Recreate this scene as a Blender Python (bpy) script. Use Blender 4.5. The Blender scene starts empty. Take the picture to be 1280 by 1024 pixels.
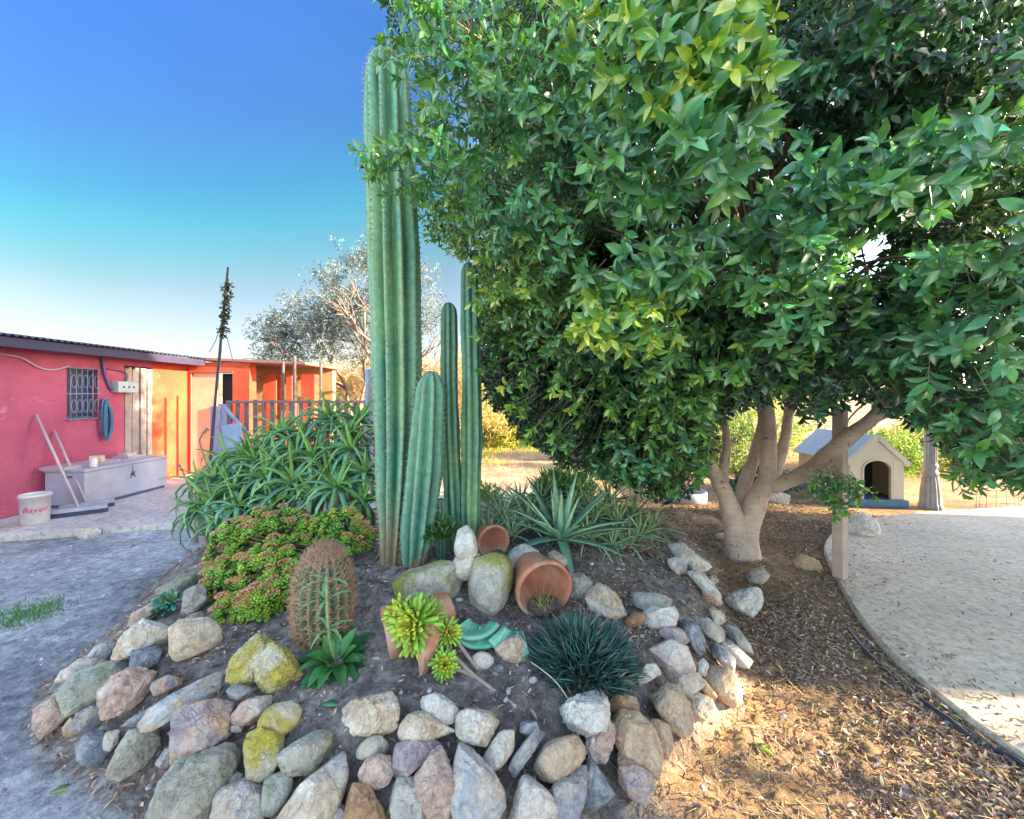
import bpy, bmesh, math, random
import numpy as np
from mathutils import Vector, Matrix
R = math.radians
RNG = np.random.default_rng(7)
random.seed(7)
scene = bpy.context.scene
COL = scene.collection
F = 500.0; HZ = 495.0; CX = 640.0; CAMZ = 1.5      # pixels of the 1280 x 1024 photograph

def P(px, py, Y):
    return np.array([(px-CX)/F*Y, Y, CAMZ-(py-HZ)/F*Y])
def G(px, py, z=0.0):
    Y = (CAMZ-z)*F/(py-HZ)
    return ((px-CX)/F*Y, Y)

# ---------------------------------------------------------------- noise
def _hash(i, j, k, s):
    n = (i*374761393 + j*668265263 + k*2147483647 + s*974634777) & 0xffffffff
    n = ((n ^ (n >> 13))*1274126177) & 0xffffffff
    n = (n ^ (n >> 16)) & 0xffffffff
    return n/4294967295.0
def vnoise(p, s=0):
    p = np.asarray(p, dtype=float)
    f = np.floor(p).astype(np.int64); t = p-f; t = t*t*(3-2*t)
    r = 0
    for a in (0, 1):
        for b in (0, 1):
            for c in (0, 1):
                w = (t[..., 0] if a else 1-t[..., 0])*(t[..., 1] if b else 1-t[..., 1])*(t[..., 2] if c else 1-t[..., 2])
                r = r + w*_hash(f[..., 0]+a, f[..., 1]+b, f[..., 2]+c, s)
    return r*2-1
def fbm(p, octs=4, s=0, gain=.5):
    r = 0; a = 1; q = np.asarray(p, dtype=float)
    for o in range(octs):
        r = r+a*vnoise(q, s+o*17); a *= gain; q = q*2.03+5.1
    return r
def sstep(a, b, x):
    t = np.clip((x-a)/(b-a), 0, 1); return t*t*(3-2*t)

# ---------------------------------------------------------------- objects
def tag(o, label=None, cat=None, group=None, kind=None):
    if label: o['label'] = label
    if cat: o['category'] = cat
    if group: o['group'] = group
    if kind: o['kind'] = kind
    return o
def empty(name, loc, label=None, cat=None, group=None, rz=0):
    o = bpy.data.objects.new(name, None); COL.objects.link(o)
    o.location = loc; o.rotation_euler = (0, 0, rz); o.empty_display_size = .1
    return tag(o, label, cat, group)
class MB:
    """collects vertices and faces for ONE mesh object"""
    def __init__(s): s.V = []; s.F = []; s.n = 0; s.C = []; s.hascol = False
    def add(s, V, F, col=None):
        V = np.asarray(V, dtype=float).reshape(-1, 3)
        s.V.append(V)
        for f in F:
            f = np.asarray(f, dtype=np.int64)
            if f.size: s.F.append(f+s.n)
        s.n += len(V)
        if col is not None:
            col = np.asarray(col, dtype=float)
            if col.ndim == 1: col = np.tile(col, (len(V), 1))
            s.C.append(col); s.hascol = True
        else: s.C.append(np.ones((len(V), 3))*.5)
        return s
    def build(s, name, m, parent=None, smooth=True, origin=None):
        V = np.concatenate(s.V); C_ = np.concatenate(s.C)
        if origin is not None: V = V-np.asarray(origin)
        me = bpy.data.meshes.new(name)
        me.vertices.add(len(V)); me.vertices.foreach_set('co', V.ravel())
        loops = []; starts = []; pos = 0
        for f in s.F:
            if f.ndim == 1: f = f[None, :]
            loops.append(f.ravel()); k = f.shape[1]
            starts.append(pos+np.arange(len(f))*k); pos += f.size
        L = np.concatenate(loops); S = np.concatenate(starts)
        me.loops.add(len(L)); me.loops.foreach_set('vertex_index', L.astype(np.int32))
        me.polygons.add(len(S)); me.polygons.foreach_set('loop_start', S.astype(np.int32))
        me.update(calc_edges=True); me.validate()
        me.polygons.foreach_set('use_smooth', np.full(len(me.polygons), smooth))
        if s.hascol:
            a = me.color_attributes.new('Col', 'FLOAT_COLOR', 'POINT')
            a.data.foreach_set('color', np.concatenate([C_, np.ones((len(V), 1))], 1).ravel())
        me.materials.append(m)
        o = bpy.data.objects.new(name, me); COL.objects.link(o)
        if origin is not None and parent is None: o.location = origin
        if parent is not None: o.parent = parent
        return o
    # primitives
    def box(s, x0, x1, y0, y1, z0, z1, M=None, col=None):
        V = np.array([[x, y, z] for x in (x0, x1) for y in (y0, y1) for z in (z0, z1)], float)
        if M is not None: V = V@np.array(M.to_3x3()).T+np.array(M.translation)
        return s.add(V, [np.array([[0, 1, 3, 2], [4, 6, 7, 5], [0, 4, 5, 1], [2, 3, 7, 6], [0, 2, 6, 4], [1, 5, 7, 3]])], col)
    def tube(s, pts, rad, seg=10, col=None, rough=0, seed=0, cap=True):
        pts = np.asarray(pts, float); n = len(pts)
        rad = np.atleast_1d(np.asarray(rad, float)); rad = np.interp(np.linspace(0, 1, n), np.linspace(0, 1, len(rad)), rad) if len(rad) > 1 else np.full(n, rad[0])
        T = np.gradient(pts, axis=0); T /= np.linalg.norm(T, axis=1)[:, None]+1e-9
        up = np.array([0, 0, 1.]) if abs(T[0][2]) < .9 else np.array([1., 0, 0])
        V = []; a = np.arange(seg)/seg*2*math.pi
        u = np.cross(T[0], up); u /= np.linalg.norm(u)
        for i in range(n):
            u = u-T[i]*np.dot(u, T[i]); u /= np.linalg.norm(u)+1e-9; v = np.cross(T[i], u)
            ring = np.cos(a)[:, None]*u+np.sin(a)[:, None]*v
            r = rad[i]
            if rough: r = rad[i]*(1+rough*vnoise((pts[i]+ring*rad[i])*np.array([9, 9, 5.]), seed))[:, None]
            V.append(pts[i]+ring*r)
        V = np.concatenate(V); i = np.arange(n-1)[:, None]*seg; j = np.arange(seg)[None, :]; k = (j+1) % seg
        Fq = np.stack([i+j, i+k, i+seg+k, i+seg+j], -1).reshape(-1, 4)
        Fs = [Fq]
        if cap: Fs += [np.arange(seg)[::-1][None], (np.arange(seg)+(n-1)*seg)[None]]
        return s.add(V, Fs, col)
    def lathe(s, prof, c=(0, 0, 0), seg=32, M=None, col=None):
        a = np.arange(seg)/seg*2*math.pi; V = []
        for r, z in prof: V.append(np.stack([np.cos(a)*r, np.sin(a)*r, np.full(seg, z)], 1))
        V = np.concatenate(V)
        if M is not None: V = V@np.array(M.to_3x3()).T+np.array(M.translation)
        V = V+np.array(c); n = len(prof)
        i = np.arange(n-1)[:, None]*seg; j = np.arange(seg)[None, :]; k = (j+1) % seg
        return s.add(V, [np.stack([i+j, i+k, i+seg+k, i+seg+j], -1).reshape(-1, 4)], col)

def smooth_path(pts, n=8):
    pts = np.asarray(pts, float); out = []
    for i in range(len(pts)-1):
        p0 = pts[max(i-1, 0)]; p1 = pts[i]; p2 = pts[i+1]; p3 = pts[min(i+2, len(pts)-1)]
        for t in np.arange(n)/n:
            out.append(.5*((2*p1)+(-p0+p2)*t+(2*p0-5*p1+4*p2-p3)*t*t+(-p0+3*p1-3*p2+p3)*t**3))
    out.append(pts[-1]); return np.array(out)

def nrm(v): return v/(np.linalg.norm(v, axis=-1, keepdims=True)+1e-9)
def leaves(mb, B, D, N, L, W, prof, bend=0., fold=.15, thick=0., col=(.5, .5, .5), tipcol=None, curlvar=None):
    """a batch of leaves: base B, direction D, upper side N, length, width, profile [(t, w)...], bend = angle curled away from N"""
    B = np.atleast_2d(B); n = len(B)
    D = nrm(np.broadcast_to(D, (n, 3)).astype(float)); N = np.broadcast_to(N, (n, 3)).astype(float)
    S = nrm(np.cross(D, N)+1e-6); N = np.cross(S, D)
    L = np.broadcast_to(L, (n,)); W = np.broadcast_to(W, (n,)); bend = np.broadcast_to(bend, (n,))
    t = np.array([p[0] for p in prof]); w = np.array([p[1] for p in prof]); K = len(t)
    # arc: angle at t = bend*t ; centreline by fine integration
    tt = np.linspace(0, 1, 25)
    ang = bend[:, None]*tt[None]**1.15
    cx = np.concatenate([np.zeros((n, 1)), np.cumsum((np.cos(ang[:, 1:])+np.cos(ang[:, :-1]))/2*(tt[1]), 1)], 1)
    cz = np.concatenate([np.zeros((n, 1)), np.cumsum((np.sin(ang[:, 1:])+np.sin(ang[:, :-1]))/2*(tt[1]), 1)], 1)
    idx = np.clip(np.round(t*24).astype(int), 0, 24)
    cx = cx[:, idx]*L[:, None]; cz = cz[:, idx]*L[:, None]; a = ang[:, idx]
    C = B[:, None]+D[:, None]*cx[..., None]-N[:, None]*cz[..., None]
    Nn = N[:, None]*np.cos(a)[..., None]+D[:, None]*np.sin(a)[..., None]
    hw = (W[:, None]*w[None]*.5)[..., None]; Sd = S[:, None]
    Lf = C-Sd*hw+Nn*hw*fold*2; Rt = C+Sd*hw+Nn*hw*fold*2
    if thick > 0:
        pts = np.stack([Lf, C+Nn*hw*thick*.1, Rt, C-Nn*hw*thick*2], 2)   # n,K,4,3
        m = 4
    else:
        pts = np.stack([Lf, C, Rt], 2); m = 3
    V = pts.reshape(-1, 3)
    base = (np.arange(n)*K*m)[:, None, None]; i = (np.arange(K-1)*m)[None, :, None]; 
    if m == 4:
        j = np.arange(4)[None, None]; k = (j+1) % 4
    else:
        j = np.arange(2)[None, None]; k = j+1
    Fq = np.stack([base+i+j, base+i+k, base+i+m+k, base+i+m+j], -1).reshape(-1, 4)
    c = np.asarray(col, float)
    if c.ndim == 1: c = np.tile(c, (n, 1))
    cc = np.repeat(c[:, None], K, 1)
    if tipcol is not None:
        tc = np.asarray(tipcol, float); tw = (t**2)[None, :, None]; cc = cc*(1-tw)+tc*tw
    cc = np.repeat(cc[:, :, None], m, 2).reshape(-1, 3)
    mb.add(V, [Fq], cc); return mb
OVAL = [(0, .06), (.25, .8), (.5, 1), (.78, .62), (1, .03)]
OVAL4 = [(0, .08), (.33, .95), (.68, .8), (1, .04)]
SPEAR = [(0, .8), (.12, 1), (.3, .95), (.5, .78), (.7, .55), (.87, .3), (1, .03)]
BLADE = [(0, .7), (.3, 1), (.6, .8), (.85, .4), (1, .03)]
SPOON = [(0, .25), (.3, .5), (.6, .9), (.82, 1), (.95, .6), (1, .1)]
PADDLE = [(0, .25), (.25, .6), (.55, 1), (.8, .95), (.95, .55), (1, .15)]
def rdir(n, rng=RNG):
    v = rng.normal(size=(n, 3)); return nrm(v)

# ---------------------------------------------------------------- materials
MATS = {}
def newmat(name):
    m = bpy.data.materials.new(name); m.use_nodes = True
    nt = m.node_tree; nt.nodes.clear()
    out = nt.nodes.new('ShaderNodeOutputMaterial'); b = nt.nodes.new('ShaderNodeBsdfPrincipled')
    nt.links.new(b.outputs[0], out.inputs[0]); return m, nt, b, out
def N_(nt, t, **k):
    n = nt.nodes.new(t)
    for a, v in k.items(): setattr(n, a, v)
    return n
def noise(nt, vec, scale, detail=4, rough=.6, dist=0):
    n = N_(nt, 'ShaderNodeTexNoise'); n.inputs['Scale'].default_value = scale; n.inputs['Detail'].default_value = detail
    n.inputs['Roughness'].default_value = rough; n.inputs['Distortion'].default_value = dist
    nt.links.new(vec, n.inputs['Vector']); return n.outputs[0]
def ramp(nt, fac, stops):
    r = N_(nt, 'ShaderNodeValToRGB'); e = r.color_ramp.elements
    while len(e) > 1: e.remove(e[-1])
    for i, (p, c) in enumerate(stops):
        if not hasattr(c, '__len__'): c = (c, c, c)
        el = e[0] if i == 0 else e.new(p)
        el.position = p; el.color = (*c[:3], 1)
    nt.links.new(fac, r.inputs[0]); return r.outputs[0]
def mix(nt, fac, a, b, mode='MIX'):
    m = N_(nt, 'ShaderNodeMix', data_type='RGBA', blend_type=mode)
    for s, v in ((0, fac), (6, a), (7, b)):
        if hasattr(v, 'is_output'): nt.links.new(v, m.inputs[s])
        elif s == 0: m.inputs[0].default_value = v
        else: m.inputs[s].default_value = (*v[:3], 1)
    return m.outputs[2]
def bump(nt, b, h, strength=.5, dist=.01):
    n = N_(nt, 'ShaderNodeBump'); n.inputs['Strength'].default_value = strength; n.inputs['Distance'].default_value = dist
    nt.links.new(h, n.inputs['Height']); nt.links.new(n.outputs[0], b.inputs['Normal']); return n
def coords(nt, kind='Object', rand=True):
    tc = N_(nt, 'ShaderNodeTexCoord'); v = tc.outputs[kind]
    if rand:
        oi = N_(nt, 'ShaderNodeObjectInfo'); m = N_(nt, 'ShaderNodeVectorMath', operation='MULTIPLY_ADD')
        nt.links.new(oi.outputs['Random'], m.inputs[0]); m.inputs[1].default_value = (31, 17, 23)
        nt.links.new(v, m.inputs[2]); v = m.outputs[0]
    return v
def plain(name, c, c2=None, rough=.7, scale=8, bscale=40, bstr=.3, metal=0, spec=.5, bd=.004, rand=False, dirt=None):
    if name in MATS: return MATS[name]
    m, nt, b, o = newmat(name); v = coords(nt, rand=rand)
    c2 = c2 or tuple(x*.7 for x in c)
    n1 = noise(nt, v, scale, 6, .65)
    colr = ramp(nt, n1, [(.3, c2), (.68, c)])
    if dirt:
        n2 = noise(nt, v, scale*.4, 5, .7); colr = mix(nt, ramp(nt, n2, [(.45, 0), (.65, 1)]), colr, dirt)
    nt.links.new(colr, b.inputs['Base Color']); b.inputs['Roughness'].default_value = rough; b.inputs['Metallic'].default_value = metal
    b.inputs['Specular IOR Level'].default_value = spec
    bump(nt, b, noise(nt, v, bscale, 4, .7), bstr, bd)
    MATS[name] = m; return m
def leafmat(name, trans=.3, rough=.4, spec=.5, gain=1., coat=0.):
    if name in MATS: return MATS[name]
    m, nt, b, o = newmat(name)
    at = N_(nt, 'ShaderNodeAttribute', attribute_name='Col')
    v = coords(nt, rand=False); n1 = noise(nt, v, 30, 3, .6)
    c = mix(nt, 1, at.outputs['Color'], ramp(nt, n1, [(.3, .75*gain), (.7, 1.2*gain)]), 'MULTIPLY')
    nt.links.new(c, b.inputs['Base Color']); b.inputs['Roughness'].default_value = rough; b.inputs['Specular IOR Level'].default_value = spec; b.inputs['Coat Weight'].default_value = coat; b.inputs['Coat Roughness'].default_value = .22
    if trans > 0:
        t = N_(nt, 'ShaderNodeBsdfTranslucent'); c2 = mix(nt, 1, c, (1.5, 1.6, .7), 'MULTIPLY'); nt.links.new(c2, t.inputs[0])
        ms = N_(nt, 'ShaderNodeMixShader'); ms.inputs[0].default_value = trans
        nt.links.new(b.outputs[0], ms.inputs[1]); nt.links.new(t.outputs[0], ms.inputs[2]); nt.links.new(ms.outputs[0], o.inputs[0])
    MATS[name] = m; return m
def rockmat(name, c1, c2, c3=None, patch=.55, pscale=6, crack=.5, bs=.6):
    key = 'rock_'+name
    if key in MATS: return MATS[key]
    m, nt, b, o = newmat(key); v = coords(nt)
    col = ramp(nt, noise(nt, v, 11, 8, .75, .8), [(.36, c2), (.58, c1)])
    if c3 is not None:
        col = mix(nt, ramp(nt, noise(nt, v, pscale, 5, .65, .4), [(patch-.05, 0), (patch+.06, 1)]), col, c3)
    # mineral speckle and veins
    sp = ramp(nt, noise(nt, v, 45, 8, .9), [(.34, .30), (.45, .85), (.55, 1.05), (.68, 1.6)])
    col = mix(nt, .8, col, sp, 'MULTIPLY')
    vn = ramp(nt, noise(nt, v, 7, 5, .6, .5), [(.465, 1), (.5, .5-crack*.4), (.535, 1)])
    col = mix(nt, .35, col, vn, 'MULTIPLY')
    nt.links.new(col, b.inputs['Base Color']); b.inputs['Roughness'].default_value = .85
    h = mix(nt, .35, noise(nt, v, 22, 9, .8), noise(nt, v, 120, 3, .7))
    h = mix(nt, .4, h, vn, 'MULTIPLY')
    bump(nt, b, h, bs*1.5, .03)
    MATS[key] = m; return m

# ---------------------------------------------------------------- terrain
FOOT = np.array([(-2.20, 1.78), (-2.42, 2.02), (-2.5, 2.29), (-2.55, 2.6), (-2.85, 3.06), (-2.95, 3.8), (-2.3, 4.5), (-.6, 5.0), (1.0, 4.8), (1.7, 4.15),
    (1.85, 3.66), (1.66, 3.0), (1.5, 2.68), (1.44, 2.31), (1.17, 1.95), (.72, 1.62), (.45, 1.46), (.25, 1.30), (-.1, 1.22), (-.64, 1.22), (-1.2, 1.34), (-1.62, 1.5), (-1.9, 1.62)])
def inside_dist(x, y, poly=FOOT):
    x = np.asarray(x, float); y = np.asarray(y, float)
    d = np.full(x.shape, 1e9); ins = np.zeros(x.shape, bool); n = len(poly)
    for i in range(n):
        ax, ay = poly[i]; bx, by = poly[(i+1) % n]
        ex, ey = bx-ax, by-ay; t = np.clip(((x-ax)*ex+(y-ay)*ey)/(ex*ex+ey*ey), 0, 1)
        d = np.minimum(d, np.hypot(x-ax-t*ex, y-ay-t*ey))
        c = ((ay > y) != (by > y)) & (x < (bx-ax)*(y-ay)/(by-ay+1e-12)+ax); ins ^= c
    return np.where(ins, d, -d)
def H(x, y):
    x = np.asarray(x, float); y = np.asarray(y, float)
    d = inside_dist(x, y)
    h = .27*sstep(-.02, .38, d)+.15*sstep(.3, 1.3, d)
    p = np.stack([x, y, x*0], -1)
    near = sstep(30, 8, np.hypot(x, y))
    flat = np.where((x > 2.2) & (d < 0) & (y > 1), .3, 1.0)*sstep(-5.0, -3.4, x)
    h = h+(fbm(p*1.3, 3, 3)*.018+fbm(p*7, 3, 9)*.008)*near*flat
    h = h-.03*sstep(-3.8, -5.0, x)*sstep(3.5, 4.2, y)
    return h
def at(px, py):
    """the point of the terrain that this pixel of the photograph shows"""
    Y = np.linspace(.8, 14, 5300); X = (px-CX)/F*Y; z = CAMZ-(py-HZ)/F*Y
    b = np.nonzero(z <= H(X, Y))[0]
    i = b[0] if len(b) else -1
    return np.array([X[i], Y[i], z[i]])
EXPO = 2.8
VEIL = (1.22, 1.04, .92)
_k = 2**(EXPO-2.0)
SKY_TINT = [(z, tuple(q/_k for q in c)) for z, c in [(0, (.40, .34, .35)), (.137, (.38, .32, .32)), (.20, (.36, .31, .295)), (.298, (.30, .31, .27)), (.3725, (.21, .335, .29)), (.442, (.15, .36, .32)), (.506, (.14, .33, .355)), (.616, (.16, .29, .43)), (.763, (.17, .315, .56)), (1, (.16, .30, .56))]]
# ================================================================ SETTING
def make_ground():
    def axis(lo, hi, step, far):
        a = list(np.arange(lo, hi, step)); s = step
        l = [lo]; 
        while l[-1] > -far: s *= 1.22; l.append(l[-1]-s)
        s = step; r = [a[-1]]
        while r[-1] < far: s *= 1.22; r.append(r[-1]+s)
        return np.array(sorted(set(l[1:]+a+r[1:])))
    xs = axis(-3.8, 3.6, .024, 900); ys = axis(.7, 5.2, .024, 900)
    X, Y = np.meshgrid(xs, ys); Z = H(X.ravel(), Y.ravel())
    V = np.stack([X.ravel(), Y.ravel(), Z], 1)
    # clods and crumbs near the camera
    P_ = V.copy(); nearm = sstep(7, 3, np.hypot(V[:, 0], V[:, 1]))
    V[:, 2] += (np.abs(fbm(P_*22, 2, 31))*.013+np.maximum(vnoise(P_*34, 37)-.35, 0)*.028+fbm(P_*48, 1, 41)*.004)*nearm
    nx = len(xs); ny = len(ys)
    i = np.arange(ny-1)[:, None]*nx; j = np.arange(nx-1)[None]
    Fq = np.stack([i+j, i+j+1, i+nx+j+1, i+nx+j], -1).reshape(-1, 4)
    m, nt, b, o = newmat('earth')
    v = coords(nt, rand=False)
    n1 = noise(nt, v, 1.3, 6, .6); n2 = noise(nt, v, 14, 8, .75); n3 = noise(nt, v, 90, 4, .8)
    compact = ramp(nt, n2, [(.32, (.20, .21, .23)), (.5, (.43, .44, .47)), (.66, (.68, .68, .70))])   # trodden grey earth
    soil = ramp(nt, n2, [(.34, (.09, .077, .07)), (.5, (.27, .23, .21)), (.66, (.52, .46, .41))])   # darker bed soil
    straw = ramp(nt, n2, [(.32, (.20, .12, .07)), (.5, (.44, .28, .15)), (.68, (.68, .46, .26))])     # tan earth
    at_ = N_(nt, 'ShaderNodeAttribute', attribute_name='Col'); sp = N_(nt, 'ShaderNodeSeparateColor'); nt.links.new(at_.outputs[0], sp.inputs[0])
    c = mix(nt, sp.outputs[0], compact, soil); c = mix(nt, sp.outputs[1], c, straw)
    grass = ramp(nt, noise(nt, v, 3, 6, .8), [(.35, (.30, .26, .10)), (.6, (.38, .42, .06))])
    c = mix(nt, sp.outputs[2], c, grass)
    c = mix(nt, .85, c, ramp(nt, n3, [(.3, .55), (.5, 1), (.75, 1.3)]), 'MULTIPLY')
    c = mix(nt, .8, c, ramp(nt, n1, [(.38, .6), (.62, 1.25)]), 'MULTIPLY')
    nt.links.new(c, b.inputs['Base Color']); b.inputs['Roughness'].default_value = .95; b.inputs['Specular IOR Level'].default_value = .2
    bump(nt, b, mix(nt, .5, n2, n3), 1.0, .035)
    x = V[:, 0]; y = V[:, 1]; d = inside_dist(x, y); nz = fbm(V*2.2, 3, 5)*.25
    right = sstep(-.1, .5, x+nz-.2+(.0)*y)
    r = sstep(-.12, .05, d+nz*.3)*.92
    g = np.where(d < .12, right*sstep(-.12, .02, -d), 0)
    g = np.maximum(g, sstep(5.2, 7, y+nz)*.9); g = np.maximum(g, .35*sstep(.4, 1.1, x)*sstep(2.6, 1.6, y)*(d > 0))
    bl = sstep(9.5, 11.5, y+nz*6)*sstep(-4, -1.5, x)*(1-sstep(2, 5, x))*.9
    r = np.where((d < 0) & (x < -.1), .25*sstep(.35, 0, -d), r)
    colr = np.stack([r, g, bl], 1)
    mb = MB(); mb.add(V, [Fq], colr)
    o = mb.build('ground', m); tag(o, kind='structure')
    return o
make_ground()

def slab(name, pts, z0, z1, m, kind='structure', sub=0):
    me = bpy.data.meshes.new(name); bm = bmesh.new()
    vs = [bm.verts.new((x, y, z1)) for x, y in pts]; f = bm.faces.new(vs)
    if f.normal.z < 0: f.normal_flip()
    r = bmesh.ops.extrude_face_region(bm, geom=[f])
    for e in r['geom']:
        if isinstance(e, bmesh.types.BMVert): e.co.z = z0
    bmesh.ops.recalc_face_normals(bm, faces=bm.faces)
    edges = [e for e in bm.edges if all(abs(v.co.z-z1) < 1e-6 for v in e.verts)]
    bmesh.ops.bevel(bm, geom=edges, offset=.012, segments=2, affect='EDGES')
    bmesh.ops.triangulate(bm, faces=[f for f in bm.faces if len(f.verts) > 4])
    bm.to_mesh(me); bm.free(); me.materials.append(m)
    o = bpy.data.objects.new(name, me); COL.objects.link(o)
    if kind: o['kind'] = kind
    return o
def concrete(name, ca, cb, cc):
    m, nt, b, o = newmat(name); v = coords(nt, rand=False)
    n1 = noise(nt, v, 1.1, 6, .65, .4); n2 = noise(nt, v, 22, 8, .75); n3 = noise(nt, v, 130, 3, .8)
    c = ramp(nt, n1, [(.3, cb), (.6, ca)]); c = mix(nt, ramp(nt, noise(nt, v, 3.3, 7, .75, 1.), [(.5, 0), (.66, .8)]), c, cc)
    c = mix(nt, .9, c, ramp(nt, n2, [(.36, .5), (.5, 1), (.68, 1.25)]), 'MULTIPLY')
    c = mix(nt, .7, c, ramp(nt, n3, [(.28, .5), (.42, 1), (.8, 1.2)]), 'MULTIPLY')
    nt.links.new(c, b.inputs['Base Color']); b.inputs['Roughness'].default_value = .9
    bump(nt, b, mix(nt, .4, n2, n3), .5, .012); return m
patio_px = [(1320, 985), (1280, 945), (1245, 920), (1210, 895), (1170, 864), (1130, 830), (1100, 800), (1075, 770), (1057, 742), (1045, 720), (1034, 698), (1030, 684), (1034, 672), (1045, 662), (1062, 654), (1085, 648), (1150, 640), (1280, 632)]
pp = [G(x, y, .05) for x, y in smooth_path(patio_px, 4)]
pp += [(9.4, 5.3), (9.4, -3.0), (2.6, -3.0), (2.1, .3)]
slab('patio', pp, -.08, .05, concrete('patio_concrete', (.60, .52, .41), (.42, .37, .31), (.62, .49, .34)))
pv = [G(0, 667, .06), G(80, 662, .06), G(232, 653, .06), (-3.6, 5.0), (-3.55, 7.38), (-5.98, 7.38), (-5.98, 4.22)]
slab('pavement', pv, -.08, .06, concrete('pavement_concrete', (.50, .47, .46), (.33, .31, .32), (.56, .46, .38)))

# ================================================================ ROCKS
RK = dict(
 cream=rockmat('cream', (.74, .61, .45), (.48, .36, .25), (.80, .74, .64), .54),
 white=rockmat('white', (.82, .78, .71), (.58, .53, .46), (.68, .58, .44), .60),
 pink=rockmat('pink', (.66, .47, .38), (.44, .29, .23), (.74, .66, .58), .52),
 lilac=rockmat('lilac', (.60, .50, .47), (.32, .25, .28), (.64, .42, .26), .54),
 blue=rockmat('blue', (.27, .30, .36), (.14, .17, .23), (.50, .49, .48), .56),
 slate=rockmat('slate', (.40, .40, .43), (.24, .25, .29), (.56, .49, .42), .56),
 olive=rockmat('olive', (.44, .42, .33), (.26, .26, .20), (.58, .53, .44), .53),
 yellow=rockmat('yellow', (.60, .50, .10), (.42, .36, .10), (.66, .60, .42), .55),
 whiteyellow=rockmat('whiteyellow', (.66, .62, .50), (.46, .42, .32), (.56, .47, .07), .54, 5),
 tan=rockmat('tan', (.72, .52, .34), (.50, .34, .21), (.55, .48, .40), .6),
 orange=rockmat('orange', (.56, .33, .18), (.40, .22, .12), (.56, .46, .34), .58),
 grey=rockmat('grey', (.58, .54, .47), (.36, .33, .29), (.60, .56, .48), .55),
 green=rockmat('green', (.52, .52, .44), (.32, .34, .27), (.30, .34, .20), .56),
 mossy=rockmat('mossy', (.60, .56, .46), (.36, .36, .30), (.38, .38, .10), .53, 4),
 bluewhite=rockmat('bluewhite', (.68, .65, .61), (.34, .37, .43), (.62, .50, .38), .52),
)
_ico = None
_icos = {}
def ico(sub=5):
    _ico = _icos.get(sub)
    if _ico is None:
        bm = bmesh.new(); bmesh.ops.create_icosphere(bm, subdivisions=sub, radius=1)
        V = np.array([v.co[:] for v in bm.verts]); Fc = np.array([[v.index for v in f.verts] for f in bm.faces]); bm.free(); _ico = _icos[sub] = (V, Fc)
    return _ico
def rock_shape(poly, base, thick, power, rough, pits, seed, sub=5):
    """poly: outline in metres on the plane (u across, v up), base: frame matrix (u, v, n)"""
    rng = np.random.default_rng(seed); pts = []
    for u, v in poly:
        j = rng.uniform(.8, 1.2)
        pts.append((u, v, thick*rng.uniform(-.15, .15)))
        j = rng.uniform(.86, 1.12); pts.append((u*.80*j, v*.80*j, thick*rng.uniform(.26, .52)))
        pts.append((u*.8, v*.8, -thick*.55))
    bm = bmesh.new(); vs = [bm.verts.new(p) for p in pts]
    bmesh.ops.convex_hull(bm, input=vs); bmesh.ops.recalc_face_normals(bm, faces=bm.faces)
    pl = []
    for f in bm.faces:
        n = np.array(f.normal[:]); d = float(np.dot(n, np.array(f.verts[0].co[:])))
        if d < 1e-4: continue
        if all(np.dot(n, q[:3]) < .985 for q in pl): pl.append((*n, d))
    bm.free(); pl = np.array(pl)
    ex = []
    for k in range(11):          # chipped facets
        n = nrm(rng.normal(size=3)*np.array([.8, .8, .5])+np.array([0, 0, .85])); hsup = 1/np.max((pl[:, :3]@n)/pl[:, 3])
        ex.append((*n, hsup*rng.uniform(.80, .96)))
    pl = np.concatenate([pl, np.array(ex)])
    V, Fc = ico(sub)
    s = np.maximum(V@pl[:, :3].T/pl[:, 3], 1e-6)
    power = power*(3.6 if power > 7.5 else 1.6); r = (s**power).sum(1)**(-1/power)*(1.07+.6/power)
    W = V*r[:, None]
    sz = np.mean(r)
    q = W/sz+seed*3.7
    nn = fbm(q*1.5, 2, seed)*.035+fbm(q*5, 4, seed+5, .6)*.035*rough+(-np.abs(fbm(q*3, 3, seed+9)))*.05*rough+fbm(q*13, 2, seed+41, .6)*.012*rough-.03*rough*sstep(.06, .0, np.abs(vnoise(q*1.7, seed+31)))
    if pits: 
        pn = vnoise(q*3.6, seed+3); nn = nn-.16*sstep(.35, .65, pn)*pits-.05*sstep(.2, .5, vnoise(q*9, seed+4))*pits
    W = W+nrm(V)*(nn*sz)[:, None]*1.1
    return W@base, Fc
ROCKS = []; BORD = 'rocks bordering the raised bed'
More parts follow.
